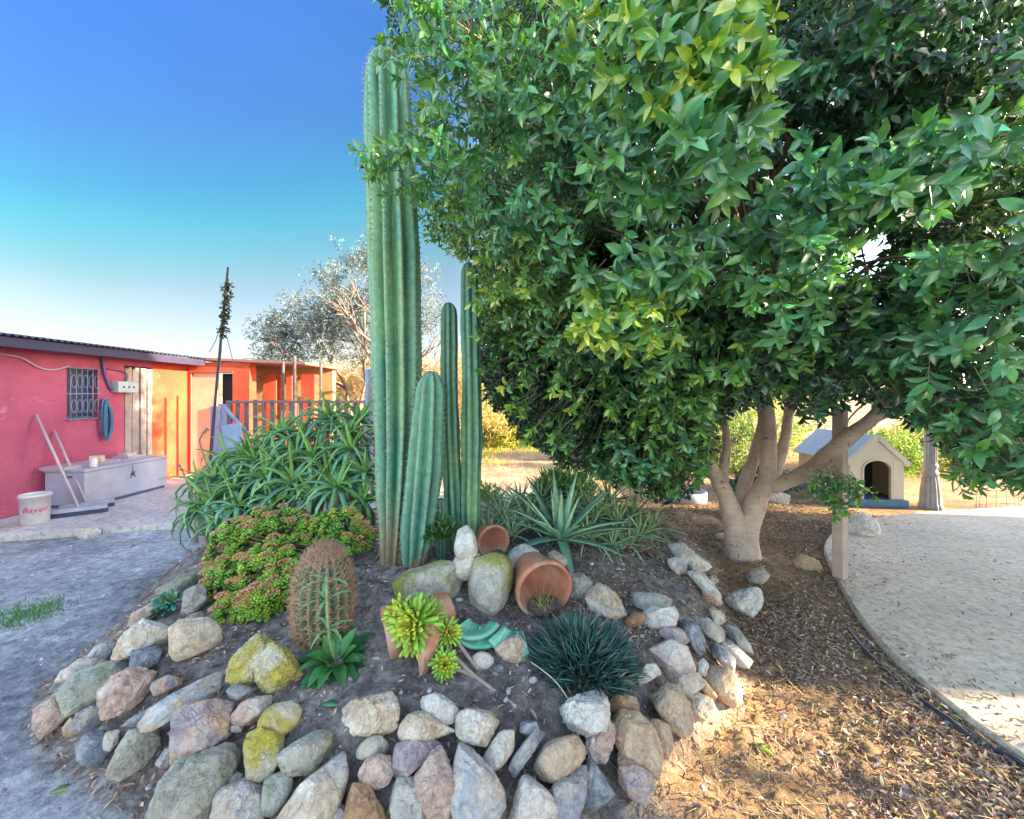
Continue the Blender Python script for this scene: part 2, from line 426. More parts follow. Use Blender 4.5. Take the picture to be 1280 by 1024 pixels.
def rock(poly, kind, label, depth=None, thick=.75, power=9, rough=1., pits=0, extra=None, name='rock', group=None, lift=0.):
    pa = np.array(poly, float); c = (pa.max(0)+pa.min(0))/2; lo = pa[:, 1].max()
    if depth is None:
        # touches the terrain a little below its centre
        q = at(c[0], c[1]+(lo-c[1])*.55); Y = q[1]
    else: Y = depth
    Y = Y+lift-(.035 if group == BORD else 0)
    seed = len(ROCKS)*13+5
    cen = P(c[0], c[1], Y)
    view = nrm(cen-np.array([0, 0, CAMZ])); 
    u = nrm(np.cross(view, np.array([0, 0, 1.]))); v = np.cross(u, view)
    sc = np.linalg.norm(cen-np.array([0, 0, CAMZ]))
    mb = MB()
    def one(pl):
        pl = np.array(pl, float); cc = (pl.max(0)+pl.min(0))/2
        pts3 = np.array([P(x, y, Y) for x, y in pl]); c3 = P(cc[0], cc[1], Y)
        # bring outline on the plane facing the camera through the centre
        d = pts3-np.array([0, 0, CAMZ]); d = d*(np.dot(c3-np.array([0, 0, CAMZ]), view)/(d@view))[:, None]
        rel = d+np.array([0, 0, CAMZ])-c3
        uv = np.stack([rel@u, rel@v], 1)*1.16
        w = uv[:, 0].max()-uv[:, 0].min(); h = uv[:, 1].max()-uv[:, 1].min()
        th = thick*min(w, h)
        base = np.stack([u, v, -view])
        W, Fc = rock_shape(uv, base, th, power, rough, pits, seed, 6 if (pl[:, 0].max()-pl[:, 0].min())*(pl[:, 1].max()-pl[:, 1].min()) > 2300 else 5)
        mb.add(W+c3, [Fc])
    one(poly)
    if extra: one(extra)
    o = mb.build(name, RK[kind], origin=cen)
    tag(o, label, 'rock' if name == 'rock' else name.replace('_', ' '), group); ROCKS.append(o)
    return o
BORD = 'rocks bordering the raised bed'
def rr(poly, kind, label, **k): return rock(poly, kind, label, group=k.pop('group', BORD), **k)
# left flank
rr([(215,789),(229,778),(268,775),(273,803),(247,815),(225,822),(213,815)], 'cream', 'large smooth cream block just below the flowering succulent bush', power=12, rough=.4)
rr([(160,785),(178,778),(201,784),(216,794),(213,803),(187,808),(146,824),(141,820),(152,801)], 'cream', 'cream wedge with a brown broken end, left of the large smooth cream block', power=12)
rr([(167,815),(194,810),(201,813),(196,831),(185,837),(166,835)], 'blue', 'small blue square block tucked under the cream wedge', power=16)
rr([(105,824),(123,806),(141,803),(151,808),(134,824)], 'bluewhite', 'pale bluish slab at the outer left edge, beyond the pink crumbly rock')
rr([(65,866),(76,843),(102,826),(127,826),(139,831),(105,842),(84,857),(70,868)], 'pink', 'pink crumbly rock lying along the top of the green tinted slab', pits=.6)
rr([(77,864),(91,845),(123,840),(153,826),(162,833),(156,841),(127,863),(123,875),(88,892),(83,880)], 'green', 'long green tinted slab on the left corner of the border', power=12, rough=.6)
rr([(46,887),(77,866),(86,885),(86,892),(63,913),(47,922),(43,910)], 'pink', 'pinkish white rock farthest to the left of the whole border', power=10, rough=.6)
rr([(127,866),(141,850),(165,838),(188,845),(186,859),(169,880),(155,892),(141,906),(130,896)], 'pink', 'pink rock with an olive lichen hollow, right of the long green tinted slab', pits=.5)
rr([(98,892),(127,877),(130,899),(104,914),(90,912)], 'slate', 'grey slab half under the pink rock with the olive hollow')
rr([(81,919),(79,910),(90,896),(99,900),(100,921)], 'tan', 'small tan stone at the foot of the grey slab on the left corner')
rr([(98,935),(109,919),(130,914),(139,938),(134,950),(112,956),(98,949)], 'blue', 'deep blue stone low on the left flank with a small white stone on it')
rr([(134,914),(148,915),(146,929),(137,938),(126,935)], 'white', 'small white stone resting against the deep blue stone', power=10)
rr([(133,968),(150,935),(161,918),(191,911),(198,940),(180,955),(150,972)], 'olive', 'half buried olive grey slab right of the small white stone')
rr([(148,911),(158,901),(201,878),(215,881),(170,908)], 'slate', 'thin dark slate tucked under the long pale slab', power=14)
rr([(168,908),(168,895),(215,871),(269,841),(284,844),(282,854),(249,875),(195,908)], 'bluewhite', 'long flat pale slab pointing up toward the yellow lichen rock', power=14, rough=.5)
rr([(222,888),(250,880),(289,882),(285,917),(257,934),(239,948),(217,952),(217,915)], 'lilac', 'big lilac blue angular block with a rusty lower edge', power=14)
rr([(195,954),(217,923),(219,952),(206,958)], 'bluewhite', 'narrow whitish stone at the lower left of the lilac blue block')
rr([(283,864),(294,858),(318,858),(302,873),(285,877)], 'slate', 'small pale flat stone under the yellow and white lobed rock')
rr([(287,899),(302,880),(333,865),(342,869),(337,884),(320,901),(289,905)], 'pink', 'pinkish beige stone left above the bright yellow round stone')
rr([(288,905),(305,905),(302,915),(290,915)], 'grey', 'very small grey stone under the pinkish beige one')
rr([(325,899),(342,882),(366,877),(376,888),(370,904),(353,919),(331,919),(324,910)], 'yellow', 'bright yellow rounded stone covered in lichen', power=6, rough=.5)
rr([(309,919),(320,914),(331,921),(353,923),(351,941),(340,965),(329,976),(313,967),(309,947)], 'whiteyellow', 'white three cornered rock with a yellow lichen stripe', power=11)
rr([(346,952),(362,934),(399,912),(413,919),(410,941),(397,947),(386,968),(355,963)], 'mossy', 'tan rock with yellowish top, right of the white three cornered rock', power=8)
rr([(187,1013),(204,978),(232,947),(257,947),(283,937),(292,947),(287,969),(272,991),(261,1013),(252,1035),(192,1035)], 'olive', 'largest rock at the lower left, a broad olive grey boulder', power=9)
rr([(276,987),(296,967),(311,974),(285,991)], 'grey', 'grey wedge between the broad olive boulder and the blue white rock')
rr([(264,1009),(278,989),(311,976),(324,989),(327,1011),(320,1034),(268,1034)], 'bluewhite', 'blue and white rock at the bottom edge, right of the olive boulder', power=10)
rr([(329,1000),(333,976),(351,966),(366,976),(357,1000),(340,1018),(329,1013)], 'green', 'rounded stone, half white and half dark green, beside the long beige slab', power=7, rough=.5)
rr([(340,1040),(362,1004),(377,985),(394,958),(425,941),(425,978),(412,1013),(405,1042)], 'cream', 'long pointed beige slab standing at the bottom of the border', power=14, rough=.5)
rr([(286,848),(289,827),(305,808),(319,797),(332,800),(330,830),(326,851),(300,856)], 'yellow', 'yellow and white lobed rock inside the bed, in front of the flowering bush', power=8, pits=.5, extra=[(322,815),(336,802),(363,817),(376,841),(363,864),(339,868),(324,850)], thick=.8)
rr([(196,738),(218,727),(232,717),(243,713),(240,735),(229,743),(197,745)], 'green', 'greenish flat stone farthest up on the left flank', power=10)
rr([(159,784),(167,768),(190,754),(200,766),(173,780)], 'pink', 'pale stone with a pink stain beyond the brown ended cream wedge')
rr([(229,764),(232,740),(254,729),(257,750),(236,772)], 'grey', 'grey upright stone half hidden by the left edge of the flowering bush')
rr([(232,771),(250,765),(256,773),(236,779)], 'pink', 'small salmon stone above the large smooth cream block')
rr([(188,853),(210,846),(232,850),(220,862),(195,868)], 'lilac', 'flat mauve stone between the blue square block and the long pale slab')
# front
rr([(430,886),(441,879),(458,881),(484,869),(489,872),(496,888),(494,906),(482,917),(468,919),(444,915),(434,901)], 'cream', 'cream pitted rock with a green left end, top of the front bank', pits=1., power=8)
rr([(446,934),(454,922),(472,920),(485,929),(487,939),(463,948),(449,948)], 'olive', 'half buried rounded grey stone below the cream pitted rock', power=5)
rr([(451,967),(461,949),(477,943),(490,948),(494,958),(484,977),(470,985),(454,977)], 'pink', 'small pink beige lumpy stone left of the orange edged triangle', power=8)
rr([(492,970),(496,934),(509,928),(539,927),(548,932),(530,949),(513,967),(499,978)], 'lilac', 'lilac triangular rock with an orange lower edge', power=14, rough=.6)
rr([(521,886),(528,872),(551,869),(557,877),(571,886),(568,900),(554,905),(537,894)], 'white', 'whitish pink rock at the very top of the front bank', power=9)
rr([(498,920),(503,906),(518,888),(530,891),(540,900),(563,913),(540,922),(506,929)], 'cream', 'buff rock leaning under the whitish pink one')
rr([(572,901),(575,891),(592,886),(609,891),(621,901),(621,917),(606,930),(583,925),(573,917)], 'cream', 'buff rock with a dark cavity in its face', pits=1., power=8)
rr([(605,947),(626,915),(649,914),(650,925),(632,949),(622,960),(608,955)], 'cream', 'oblong beige stone left of the narrow blue stone', power=7)
rr([(521,977),(521,965),(530,953),(551,938),(557,953),(569,980),(569,1003),(557,1023),(547,1026),(530,1008)], 'pink', 'large reddish brown leaf shaped slab', power=10)
rr([(564,943),(569,927),(592,939),(609,960),(625,987),(626,1006),(614,1030),(573,1030),(570,997),(568,970)], 'bluewhite', 'tall pointed slab with a blue tip, right of the reddish slab', power=11)
rr([(487,980),(516,975),(527,997),(539,1022),(530,1036),(496,1036),(494,1003)], 'grey', 'grey and white rock with rusty streaks beneath the lilac triangle', pits=.4)
rr([(432,984),(461,984),(472,1006),(480,1025),(474,1040),(436,1040),(433,1003)], 'orange', 'orange cream rock at the bottom edge, left of the rusty streaked one', power=9)
rr([(412,1020),(427,1008),(436,1018),(437,1036),(415,1036)], 'lilac', 'small purple stone cut by the bottom edge of the photo')
rr([(637,962),(647,941),(668,915),(683,915),(675,927),(659,945),(641,966)], 'blue', 'narrow blue grey stone slanting between two beige stones', power=9)
rr([(651,903),(669,903),(673,912),(653,925)], 'blue', 'bright blue chip above the narrow slanting stone')
rr([(663,955),(673,937),(702,923),(720,922),(732,937),(730,947),(716,960),(698,972),(681,976),(667,966)], 'tan', 'tan oval stone in the middle of the front bank', power=7, rough=.6)
rr([(628,1036),(641,1002),(659,968),(667,974),(685,994),(706,1036)], 'pink', 'broad pink and white pointed rock at the bottom edge', power=11)
rr([(687,990),(714,970),(722,957),(730,962),(728,1002),(722,1030),(702,1030),(691,1002)], 'slate', 'dark blue grey pointed slab under the tan oval stone', power=13)
rr([(730,1006),(732,970),(738,949),(750,966),(767,994),(742,1010),(731,1014)], 'blue', 'blue slab with a cream edge below the white pitted rocks', power=13)
rr([(700,888),(714,876),(742,864),(750,860),(756,872),(757,892),(752,910),(735,917),(714,911)], 'white', 'large white rock with small pits in front of the dark spiky tuft', pits=.7, power=9)
rr([(734,917),(752,905),(762,905),(767,915),(765,931),(756,951),(742,949),(734,941)], 'pink', 'pink and white pitted rock directly under the large white one', pits=.9, power=8)
rr([(767,899),(773,894),(797,895),(811,909),(815,921),(825,937),(817,966),(795,962),(779,941),(771,925)], 'tan', 'big tan slab with a lilac top edge at the front right', power=13, rough=.6)
rr([(815,903),(834,903),(838,919),(841,951),(830,954),(823,939)], 'tan', 'narrow tan stone behind the right side of the big tan slab')
rr([(775,941),(789,957),(813,968),(815,982),(807,1002),(789,994),(777,978)], 'lilac', 'lowest rock at the front right, a grey mauve slab under the big tan one', power=12)
rr([(760,884),(770,868),(795,872),(797,890),(775,894)], 'orange', 'salmon stone between the spiky tuft and the big tan slab')
# right flank
rr([(815,809),(829,801),(847,804),(857,810),(872,840),(854,843),(832,837),(816,821)], 'pink', 'chunky salmon pink block on the right flank', power=12, rough=.5)
rr([(824,790),(838,785),(851,788),(865,799),(861,810),(847,803),(826,798)], 'lilac', 'mauve slab lying on the salmon pink block', power=10)
rr([(807,768),(816,760),(841,760),(846,770),(840,784),(822,788),(808,779)], 'white', 'white angular stone above the mauve slab', power=11)
rr([(783,777),(793,767),(807,768),(807,778),(788,784)], 'orange', 'small peach stone left of the white angular one')
rr([(778,752),(787,741),(836,744),(847,757),(847,762),(821,762),(799,764),(782,761)], 'grey', 'long grey green flat stone behind the white angular one', power=10)
rr([(852,785),(857,777),(872,785),(880,799),(883,817),(872,815),(860,798)], 'blue', 'blue slate wedge on the right flank', power=14)
rr([(866,773),(885,774),(904,788),(903,800),(890,801),(869,785)], 'grey', 'flat grey slab right above the blue slate wedge', power=10)
rr([(890,795),(903,793),(916,806),(937,824),(932,832),(922,831),(898,803)], 'bluewhite', 'long bluish slab sloping down on the right flank', power=10)
rr([(908,784),(922,787),(933,802),(940,815),(938,823),(929,818),(910,795)], 'grey', 'outermost pale grey slab on the right flank', power=8)
rr([(885,806),(897,804),(918,826),(919,843),(910,840),(894,821)], 'slate', 'dark narrow slab between the bluish slab and the round tan rock')
rr([(883,849),(888,835),(910,837),(922,852),(927,873),(916,882),(897,871),(885,859)], 'tan', 'round tan boulder at the lower right of the flank', power=7, rough=.5)
rr([(829,840),(847,843),(872,842),(879,856),(860,870),(847,863)], 'cream', 'cream rock directly below the salmon pink block')
rr([(816,874),(835,859),(847,862),(860,884),(868,908),(860,925),(840,910),(825,890)], 'tan', 'long golden rock running down to the sunny sand', power=9)
rr([(857,873),(869,867),(888,874),(893,890),(879,900),(868,898)], 'cream', 'golden square rock between the long golden one and the round tan boulder', pits=.4)
rr([(871,831),(879,823),(885,831),(882,845),(874,842)], 'white', 'small whitish stone above left of the round tan boulder')
rr([(869,849),(879,849),(894,868),(893,878),(880,865)], 'tan', 'thin tan slab against the left side of the round boulder')
rr([(808,832),(822,831),(824,842),(816,849),(801,856),(798,848)], 'cream', 'small cream stone half covered by the spiky tuft')
rr([(836,681),(855,682),(870,694),(891,714),(881,718),(862,714),(859,697),(842,690)], 'white', 'long white rock at the top right of the bed, nearest the tree trunk', power=10)
rr([(861,718),(876,716),(889,729),(898,742),(902,754),(894,757),(881,741)], 'white', 'narrow white rock below the long white one')
rr([(877,735),(887,735),(893,748),(893,757),(881,750)], 'orange', 'small peach wedge leaning on the narrow white rock')
rr([(833,701),(849,697),(857,701),(856,714),(848,718),(838,709)], 'bluewhite', 'small bluish white stone inside the top right corner of the bed')
rr([(885,765),(891,758),(905,771),(903,777),(896,781)], 'cream', 'little cream slab at the outer right, halfway up the flank')
rr([(885,722),(893,719),(898,727),(889,732)], 'cream', 'tiny cream stone under the end of the long white rock')
# loose stones and the stones in the bed
rr([(907,752),(919,741),(943,737),(949,741),(949,757),(937,775),(924,765)], 'white', 'white loose rock lying in the leaf litter right of the bed', group='loose stones beside the bed', power=12)
rr([(930,722),(939,713),(952,711),(960,720),(952,731),(937,729)], 'grey', 'grey loose stone in the litter just below the tree trunk', group='loose stones beside the bed')
rr([(993,702),(1003,694),(1022,702),(1026,712),(1018,718),(996,711)], 'tan', 'tan log shaped stone between tree trunk and wooden post', group='loose stones beside the bed', power=7)
rr([(894,668),(905,667),(908,674),(898,677)], 'cream', 'tiny stone at the left foot of the tree trunk', group='loose stones beside the bed')
rr([(958,622),(972,616),(986,620),(984,632),(962,633)], 'white', 'pale stone on the ground behind the tree, under the long limb', group='loose stones beside the bed')
rr([(1055,719),(1072,716),(1075,724),(1060,728)], 'white', 'flat pale stone at the foot of the wooden post', group='loose stones beside the bed')
rock([(1055,660),(1062,648),(1080,644),(1095,652),(1098,668),(1090,680),(1062,676)], 'white', 'cream boulder with a low rounded end, lying on the patio behind the post', extra=[(1080,670),(1100,666),(1114,671),(1117,679),(1095,685)], power=6, rough=.4)
IN = 'stones among the pots'
rr([(479,755),(481,743),(510,717),(548,705),(579,710),(581,732),(562,758),(522,757)], 'mossy', 'largest stone in the bed, broad and flat topped, in front of the tall cactus', group=IN, power=9, rough=.6)
rr([(587,742),(591,724),(593,706),(607,697),(627,698),(638,709),(641,727),(629,752),(612,768),(596,762)], 'mossy', 'upright rounded stone with a mustard lichen cap between two pots', group=IN, power=7, rough=.5, thick=.85)
rr([(569,687),(573,665),(583,656),(592,663),(596,687),(590,700),(575,700)], 'white', 'white knobbly upright stone left of the small terracotta pot', group=IN, depth=2.26, power=7, rough=.5, thick=.8, extra=[(566,708),(575,692),(594,690),(602,698),(592,712),(583,724),(570,718)])
rr([(635,700),(641,687),(657,681),(672,687),(680,700),(683,712),(657,718),(644,718)], 'white', 'smooth whitish dome shaped stone above the big terracotta pot', group=IN, power=6, rough=.3, pits=.35)
rr([(683,695),(693,690),(704,696),(711,710),(706,717),(693,711)], 'cream', 'cream lumpy stone right of the whitish dome', group=IN, pits=.6)
rr([(710,722),(724,718),(738,727),(738,745),(719,752),(713,738)], 'green', 'greenish stone touching the right rim of the big pot', group=IN)
rr([(733,740),(748,732),(768,742),(780,768),(765,774),(740,764)], 'cream', 'yellowish cream stone between the big pot and the long flat stone', group=IN, power=8)
rr([(620,813),(625,801),(647,797),(656,806),(658,827),(647,830),(630,825)], 'cream', 'pale squared stone left of the spiky tuft', group=IN, power=10, rough=.5)
rr([(591,821),(603,815),(618,823),(611,835),(601,837)], 'white', 'small white pebble below the green shards', group=IN, power=7, rough=.4)
# ================================================================ CACTI
CT = leafmat('cactus_skin', trans=0, rough=.45, spec=.4)
SPN = plain('spine', (.62, .52, .38), (.40, .28, .18), .6, 5, bstr=0)
def spine_batch(mb, B, D, L, w):
    """thin three sided needles"""
    n = len(B); D = nrm(D); s = nrm(np.cross(D, rdir(n))); t = np.cross(D, s)
    L = np.broadcast_to(L, (n,))[:, None]
    w = np.broadcast_to(w, (n,))[:, None]
    V = np.stack([B+s*w, B+(-.5*s+.87*t)*w, B+(-.5*s-.87*t)*w, B+D*L], 1).reshape(-1, 3)
    i = np.arange(n)[:, None]*4
    mb.add(V, [np.concatenate([i+np.array([[0, 1, 3]]), i+np.array([[1, 2, 3]]), i+np.array([[2, 0, 3]])])])
def cactus(label, axis, rad, ribs, depth, phase, spl, cols, dome=.22, sp_step=.035, sp_n=6, dist=2.6, corky=0., twist=0.):
    axis = smooth_path(np.array(axis), 30); n = len(axis)
    s = np.concatenate([[0], np.cumsum(np.linalg.norm(np.diff(axis, axis=0), axis=1))]); Lt = s[-1]
    # resample evenly, finer at the tip
    m = int(Lt/.012); ss = np.concatenate([np.linspace(0, Lt-dome, m), Lt-dome+dome*np.sin(np.linspace(0, 1, 22)[1:]*math.pi/2)])
    A = np.stack([np.interp(ss, s, axis[:, i]) for i in range(3)], 1)
    rt = np.interp(ss/Lt, [q[0] for q in rad], [q[1] for q in rad])
    td = np.clip((ss-(Lt-dome))/dome, 0, 1); rt = rt*np.sqrt(np.clip(1-td**2.3, 0.0004, 1))
    T = nrm(np.gradient(A, axis=0)); seg = ribs*10
    th = np.arange(seg)/seg*2*math.pi
    wave = 1-np.abs(np.sin(ribs*th/2))**1.1*1.0       # crest = 1 , sharp valleys rounded
    wave = (np.cos(ribs*th)*.5+.5)**.62; wave = wave*.75+.25*(1-np.abs(np.sin(ribs*th/2)))
    u0 = np.array([1., 0, 0]); V = []; CC = []
    org = A[0]
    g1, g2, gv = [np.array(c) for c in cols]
    for i in range(len(A)):
        u = nrm(u0-T[i]*np.dot(u0, T[i])); v = np.cross(T[i], u)
        tw = phase+twist*ss[i]
        ring = np.cos(th+tw)[:, None]*u+np.sin(th+tw)[:, None]*v
        dp = depth*(1-.45*td[i]); 
        r = rt[i]*(1-dp+dp*wave)
        P_ = A[i]+ring*r[:, None]
        nz = fbm(P_*np.array([7, 7, 4.]), 3, 11)
        P_ = P_+ring*(nz*.006)[:, None]
        V.append(P_)
        c = gv+(g1-gv)*(wave**.9)[:, None]  # valleys are darker green, deepened with crease shade put into the colour
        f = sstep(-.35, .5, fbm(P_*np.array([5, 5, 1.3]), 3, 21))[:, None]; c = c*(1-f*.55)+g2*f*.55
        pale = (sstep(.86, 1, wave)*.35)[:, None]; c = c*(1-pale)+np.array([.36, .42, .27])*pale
        if corky:
            k = sstep(corky*1.0, 0, ss[i]+nz*.12)[:, None]*.85
            c = c*(1-k)+np.array([.34, .25, .15])*k
        CC.append(c)
    V = np.concatenate(V); CC = np.concatenate(CC); k = len(A)
    i = np.arange(k-1)[:, None]*seg; j = np.arange(seg)[None]; jj = (j+1) % seg
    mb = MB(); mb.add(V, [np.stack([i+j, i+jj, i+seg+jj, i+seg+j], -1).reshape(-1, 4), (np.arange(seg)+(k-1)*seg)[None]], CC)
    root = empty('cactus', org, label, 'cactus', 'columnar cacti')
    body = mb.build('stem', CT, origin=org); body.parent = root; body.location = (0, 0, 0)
    # spines along every crest
    sb = MB(); B = []; D = []
    for r_ in range(ribs):
        t0 = r_/ribs*2*math.pi
        for h in np.arange(.05, Lt-.01, sp_step):
            h = h+random.uniform(-.004, .004)
            i0 = np.searchsorted(ss, h); i0 = min(i0, len(A)-1)
            u = nrm(u0-T[i0]*np.dot(u0, T[i0])); v = np.cross(T[i0], u); tw = phase+twist*ss[i0]+t0
            ring = math.cos(tw)*u+math.sin(tw)*v; side = -math.sin(tw)*u+math.cos(tw)*v
            q = A[i0]+ring*rt[i0]*.995
            up = T[i0]*(td[i0])
            for _ in range(sp_n):
                B.append(q); D.append(ring*random.uniform(.5, 1.3)+side*random.uniform(-.9, .9)+T[i0]*random.uniform(-.7, .7)+up*.6)
    n = len(B); spine_batch(sb, np.array(B), np.array(D), spl*RNG.uniform(.5, 1.2, n), .0011)
    so = sb.build('spines', SPN, origin=org); so.parent = root; so.location = (0, 0, 0)
    Bq = np.array(B)[::sp_n]; Dq = nrm(Bq-np.stack([np.interp(Bq[:, 2], A[:, 2], A[:, i]) for i in range(3)], 1)); ar = MB(); ka = rad[-1][1]*.06
    spine_batch(ar, Bq-Dq*.004, Dq, .004+ka, ka); spine_batch(ar, Bq-Dq*.004, Dq, .004+ka, ka*.9)
    ao = ar.build('areoles', plain('areole_wool', (.50, .44, .33), (.16, .11, .07), .9, 60, bstr=0), origin=org); ao.parent = root; ao.location = (0, 0, 0)
    return root
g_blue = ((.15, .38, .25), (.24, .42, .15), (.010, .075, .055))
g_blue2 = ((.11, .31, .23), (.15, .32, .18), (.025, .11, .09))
YB = 2.58
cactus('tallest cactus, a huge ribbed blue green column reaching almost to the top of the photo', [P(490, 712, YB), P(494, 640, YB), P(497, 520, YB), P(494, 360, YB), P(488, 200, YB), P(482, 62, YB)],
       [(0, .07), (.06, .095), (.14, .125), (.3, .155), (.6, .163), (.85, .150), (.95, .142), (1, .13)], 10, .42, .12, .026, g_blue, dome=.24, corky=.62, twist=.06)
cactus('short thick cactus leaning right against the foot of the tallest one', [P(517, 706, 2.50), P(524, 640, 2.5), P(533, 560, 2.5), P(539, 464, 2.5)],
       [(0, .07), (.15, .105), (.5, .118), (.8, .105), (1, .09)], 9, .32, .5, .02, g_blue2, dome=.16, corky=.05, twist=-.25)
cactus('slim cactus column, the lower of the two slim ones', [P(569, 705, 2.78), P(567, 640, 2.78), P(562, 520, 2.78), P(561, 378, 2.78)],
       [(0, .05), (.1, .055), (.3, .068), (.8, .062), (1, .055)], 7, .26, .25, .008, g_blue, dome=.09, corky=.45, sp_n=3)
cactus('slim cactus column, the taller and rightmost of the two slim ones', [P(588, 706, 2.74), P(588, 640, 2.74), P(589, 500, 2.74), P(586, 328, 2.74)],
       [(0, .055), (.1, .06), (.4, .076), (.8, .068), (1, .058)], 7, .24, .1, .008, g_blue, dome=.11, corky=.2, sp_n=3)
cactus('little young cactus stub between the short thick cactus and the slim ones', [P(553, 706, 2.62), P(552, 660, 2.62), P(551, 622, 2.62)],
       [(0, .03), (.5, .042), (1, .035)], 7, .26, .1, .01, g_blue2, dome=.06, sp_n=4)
def barrel():
    b = at(405, 806); Y = b[1]+.07; c = np.array([(405-CX)/F*Y, Y, H(b[0], Y)-.03]); c[2] = float(c[2])
    top = CAMZ-(684-HZ)/F*Y; h = top-c[2]; r = .138
    root = empty('barrel_cactus', c, 'round barrel cactus bristling with tan spines in front of the flowering bush', 'cactus')
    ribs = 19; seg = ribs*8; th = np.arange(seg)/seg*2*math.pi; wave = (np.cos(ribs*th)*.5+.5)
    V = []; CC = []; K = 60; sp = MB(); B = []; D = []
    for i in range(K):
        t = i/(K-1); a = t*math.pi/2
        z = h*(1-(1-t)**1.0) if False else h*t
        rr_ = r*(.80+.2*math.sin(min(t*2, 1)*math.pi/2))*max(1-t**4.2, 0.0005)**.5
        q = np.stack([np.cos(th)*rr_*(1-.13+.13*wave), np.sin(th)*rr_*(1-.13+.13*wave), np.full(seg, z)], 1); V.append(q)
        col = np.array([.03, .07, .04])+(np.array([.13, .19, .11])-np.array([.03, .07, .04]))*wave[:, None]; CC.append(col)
        if i % 3 == 0 or t > .85:
            for k in range(ribs):
                if t > .985: continue
                an = (k)/ribs*2*math.pi; rn = np.array([math.cos(an), math.sin(an), 0]); sd = np.array([-math.sin(an), math.cos(an), 0])
                pt = rn*rr_+np.array([0, 0, z])
                nn = rn*(1-t**4)+np.array([0, 0, 1])*(t**3)
                for _ in range(8): B.append(pt); D.append(nn*random.uniform(.3, 1.1)+sd*random.uniform(-1, 1)+np.array([0, 0, 1])*random.uniform(-.9, 1.0))
    V = np.concatenate(V); i = np.arange(K-1)[:, None]*seg; j = np.arange(seg)[None]; jj = (j+1) % seg
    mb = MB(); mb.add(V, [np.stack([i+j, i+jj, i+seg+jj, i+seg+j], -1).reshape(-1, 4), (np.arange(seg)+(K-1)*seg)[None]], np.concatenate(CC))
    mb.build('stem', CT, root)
    n = len(B); spine_batch(sp, np.array(B), np.array(D), RNG.uniform(.025, .058, n), .0019)
    sp.build('spines', plain('barrel_spine', (.60, .38, .24), (.40, .20, .12), .6, 30, bstr=0), root)
barrel()

# ================================================================ ALOES, AGAVE, SUCCULENTS
AL = leafmat('aloe_leaf', trans=.06, rough=.42, spec=.45)
WOOD = plain('dry_stem', (.36, .28, .20), (.20, .15, .11), .9, 20)
def rosette(c, ax, n, L, W, seed, young=(.16, .36, .06), old=(.07, .22, .15), bendr=(1.2, 3.2), el=(1.25, -.15), fold=.25, thick=.35, prof=SPEAR, mb=None, tilt_out=0):
    rng = np.random.default_rng(seed); ax = nrm(np.array(ax, float))
    u = nrm(np.cross(ax, [0.3, .8, .1])); v = np.cross(ax, u)
    k = np.arange(n); ph = k*2.39996+rng.uniform(0, 6); t = (k+.5)/n               # 0 = centre / young
    e = el[0]+(el[1]-el[0])*t+rng.normal(0, .12, n)
    rad = np.cos(ph)[:, None]*u+np.sin(ph)[:, None]*v
    D = rad*np.cos(e)[:, None]+ax*np.sin(e)[:, None]
    N = ax*np.cos(e)[:, None]-rad*np.sin(e)[:, None]
    Ls = L*(.55+.55*np.sqrt(t))*rng.uniform(.8, 1.12, n); b = bendr[0]+(bendr[1]-bendr[0])*rng.random(n)*np.sqrt(t)
    b = b*sstep(0, .25, t)
    y = np.array(young); o_ = np.array(old)
    tt = np.clip(t*1.5-.05+rng.normal(0, .1, n), 0, 1)[:, None]; col = y*(1-tt)+o_*tt; col = col*rng.uniform(.75, 1.25, n)[:, None]
    mb = mb or MB()
    leaves(mb, np.array(c)+rad*W*.5+ax*(-.06*t[:, None]*L), D, N, Ls, W*rng.uniform(.8, 1.15, n), prof, b, fold, thick, col, tipcol=None)
    return mb
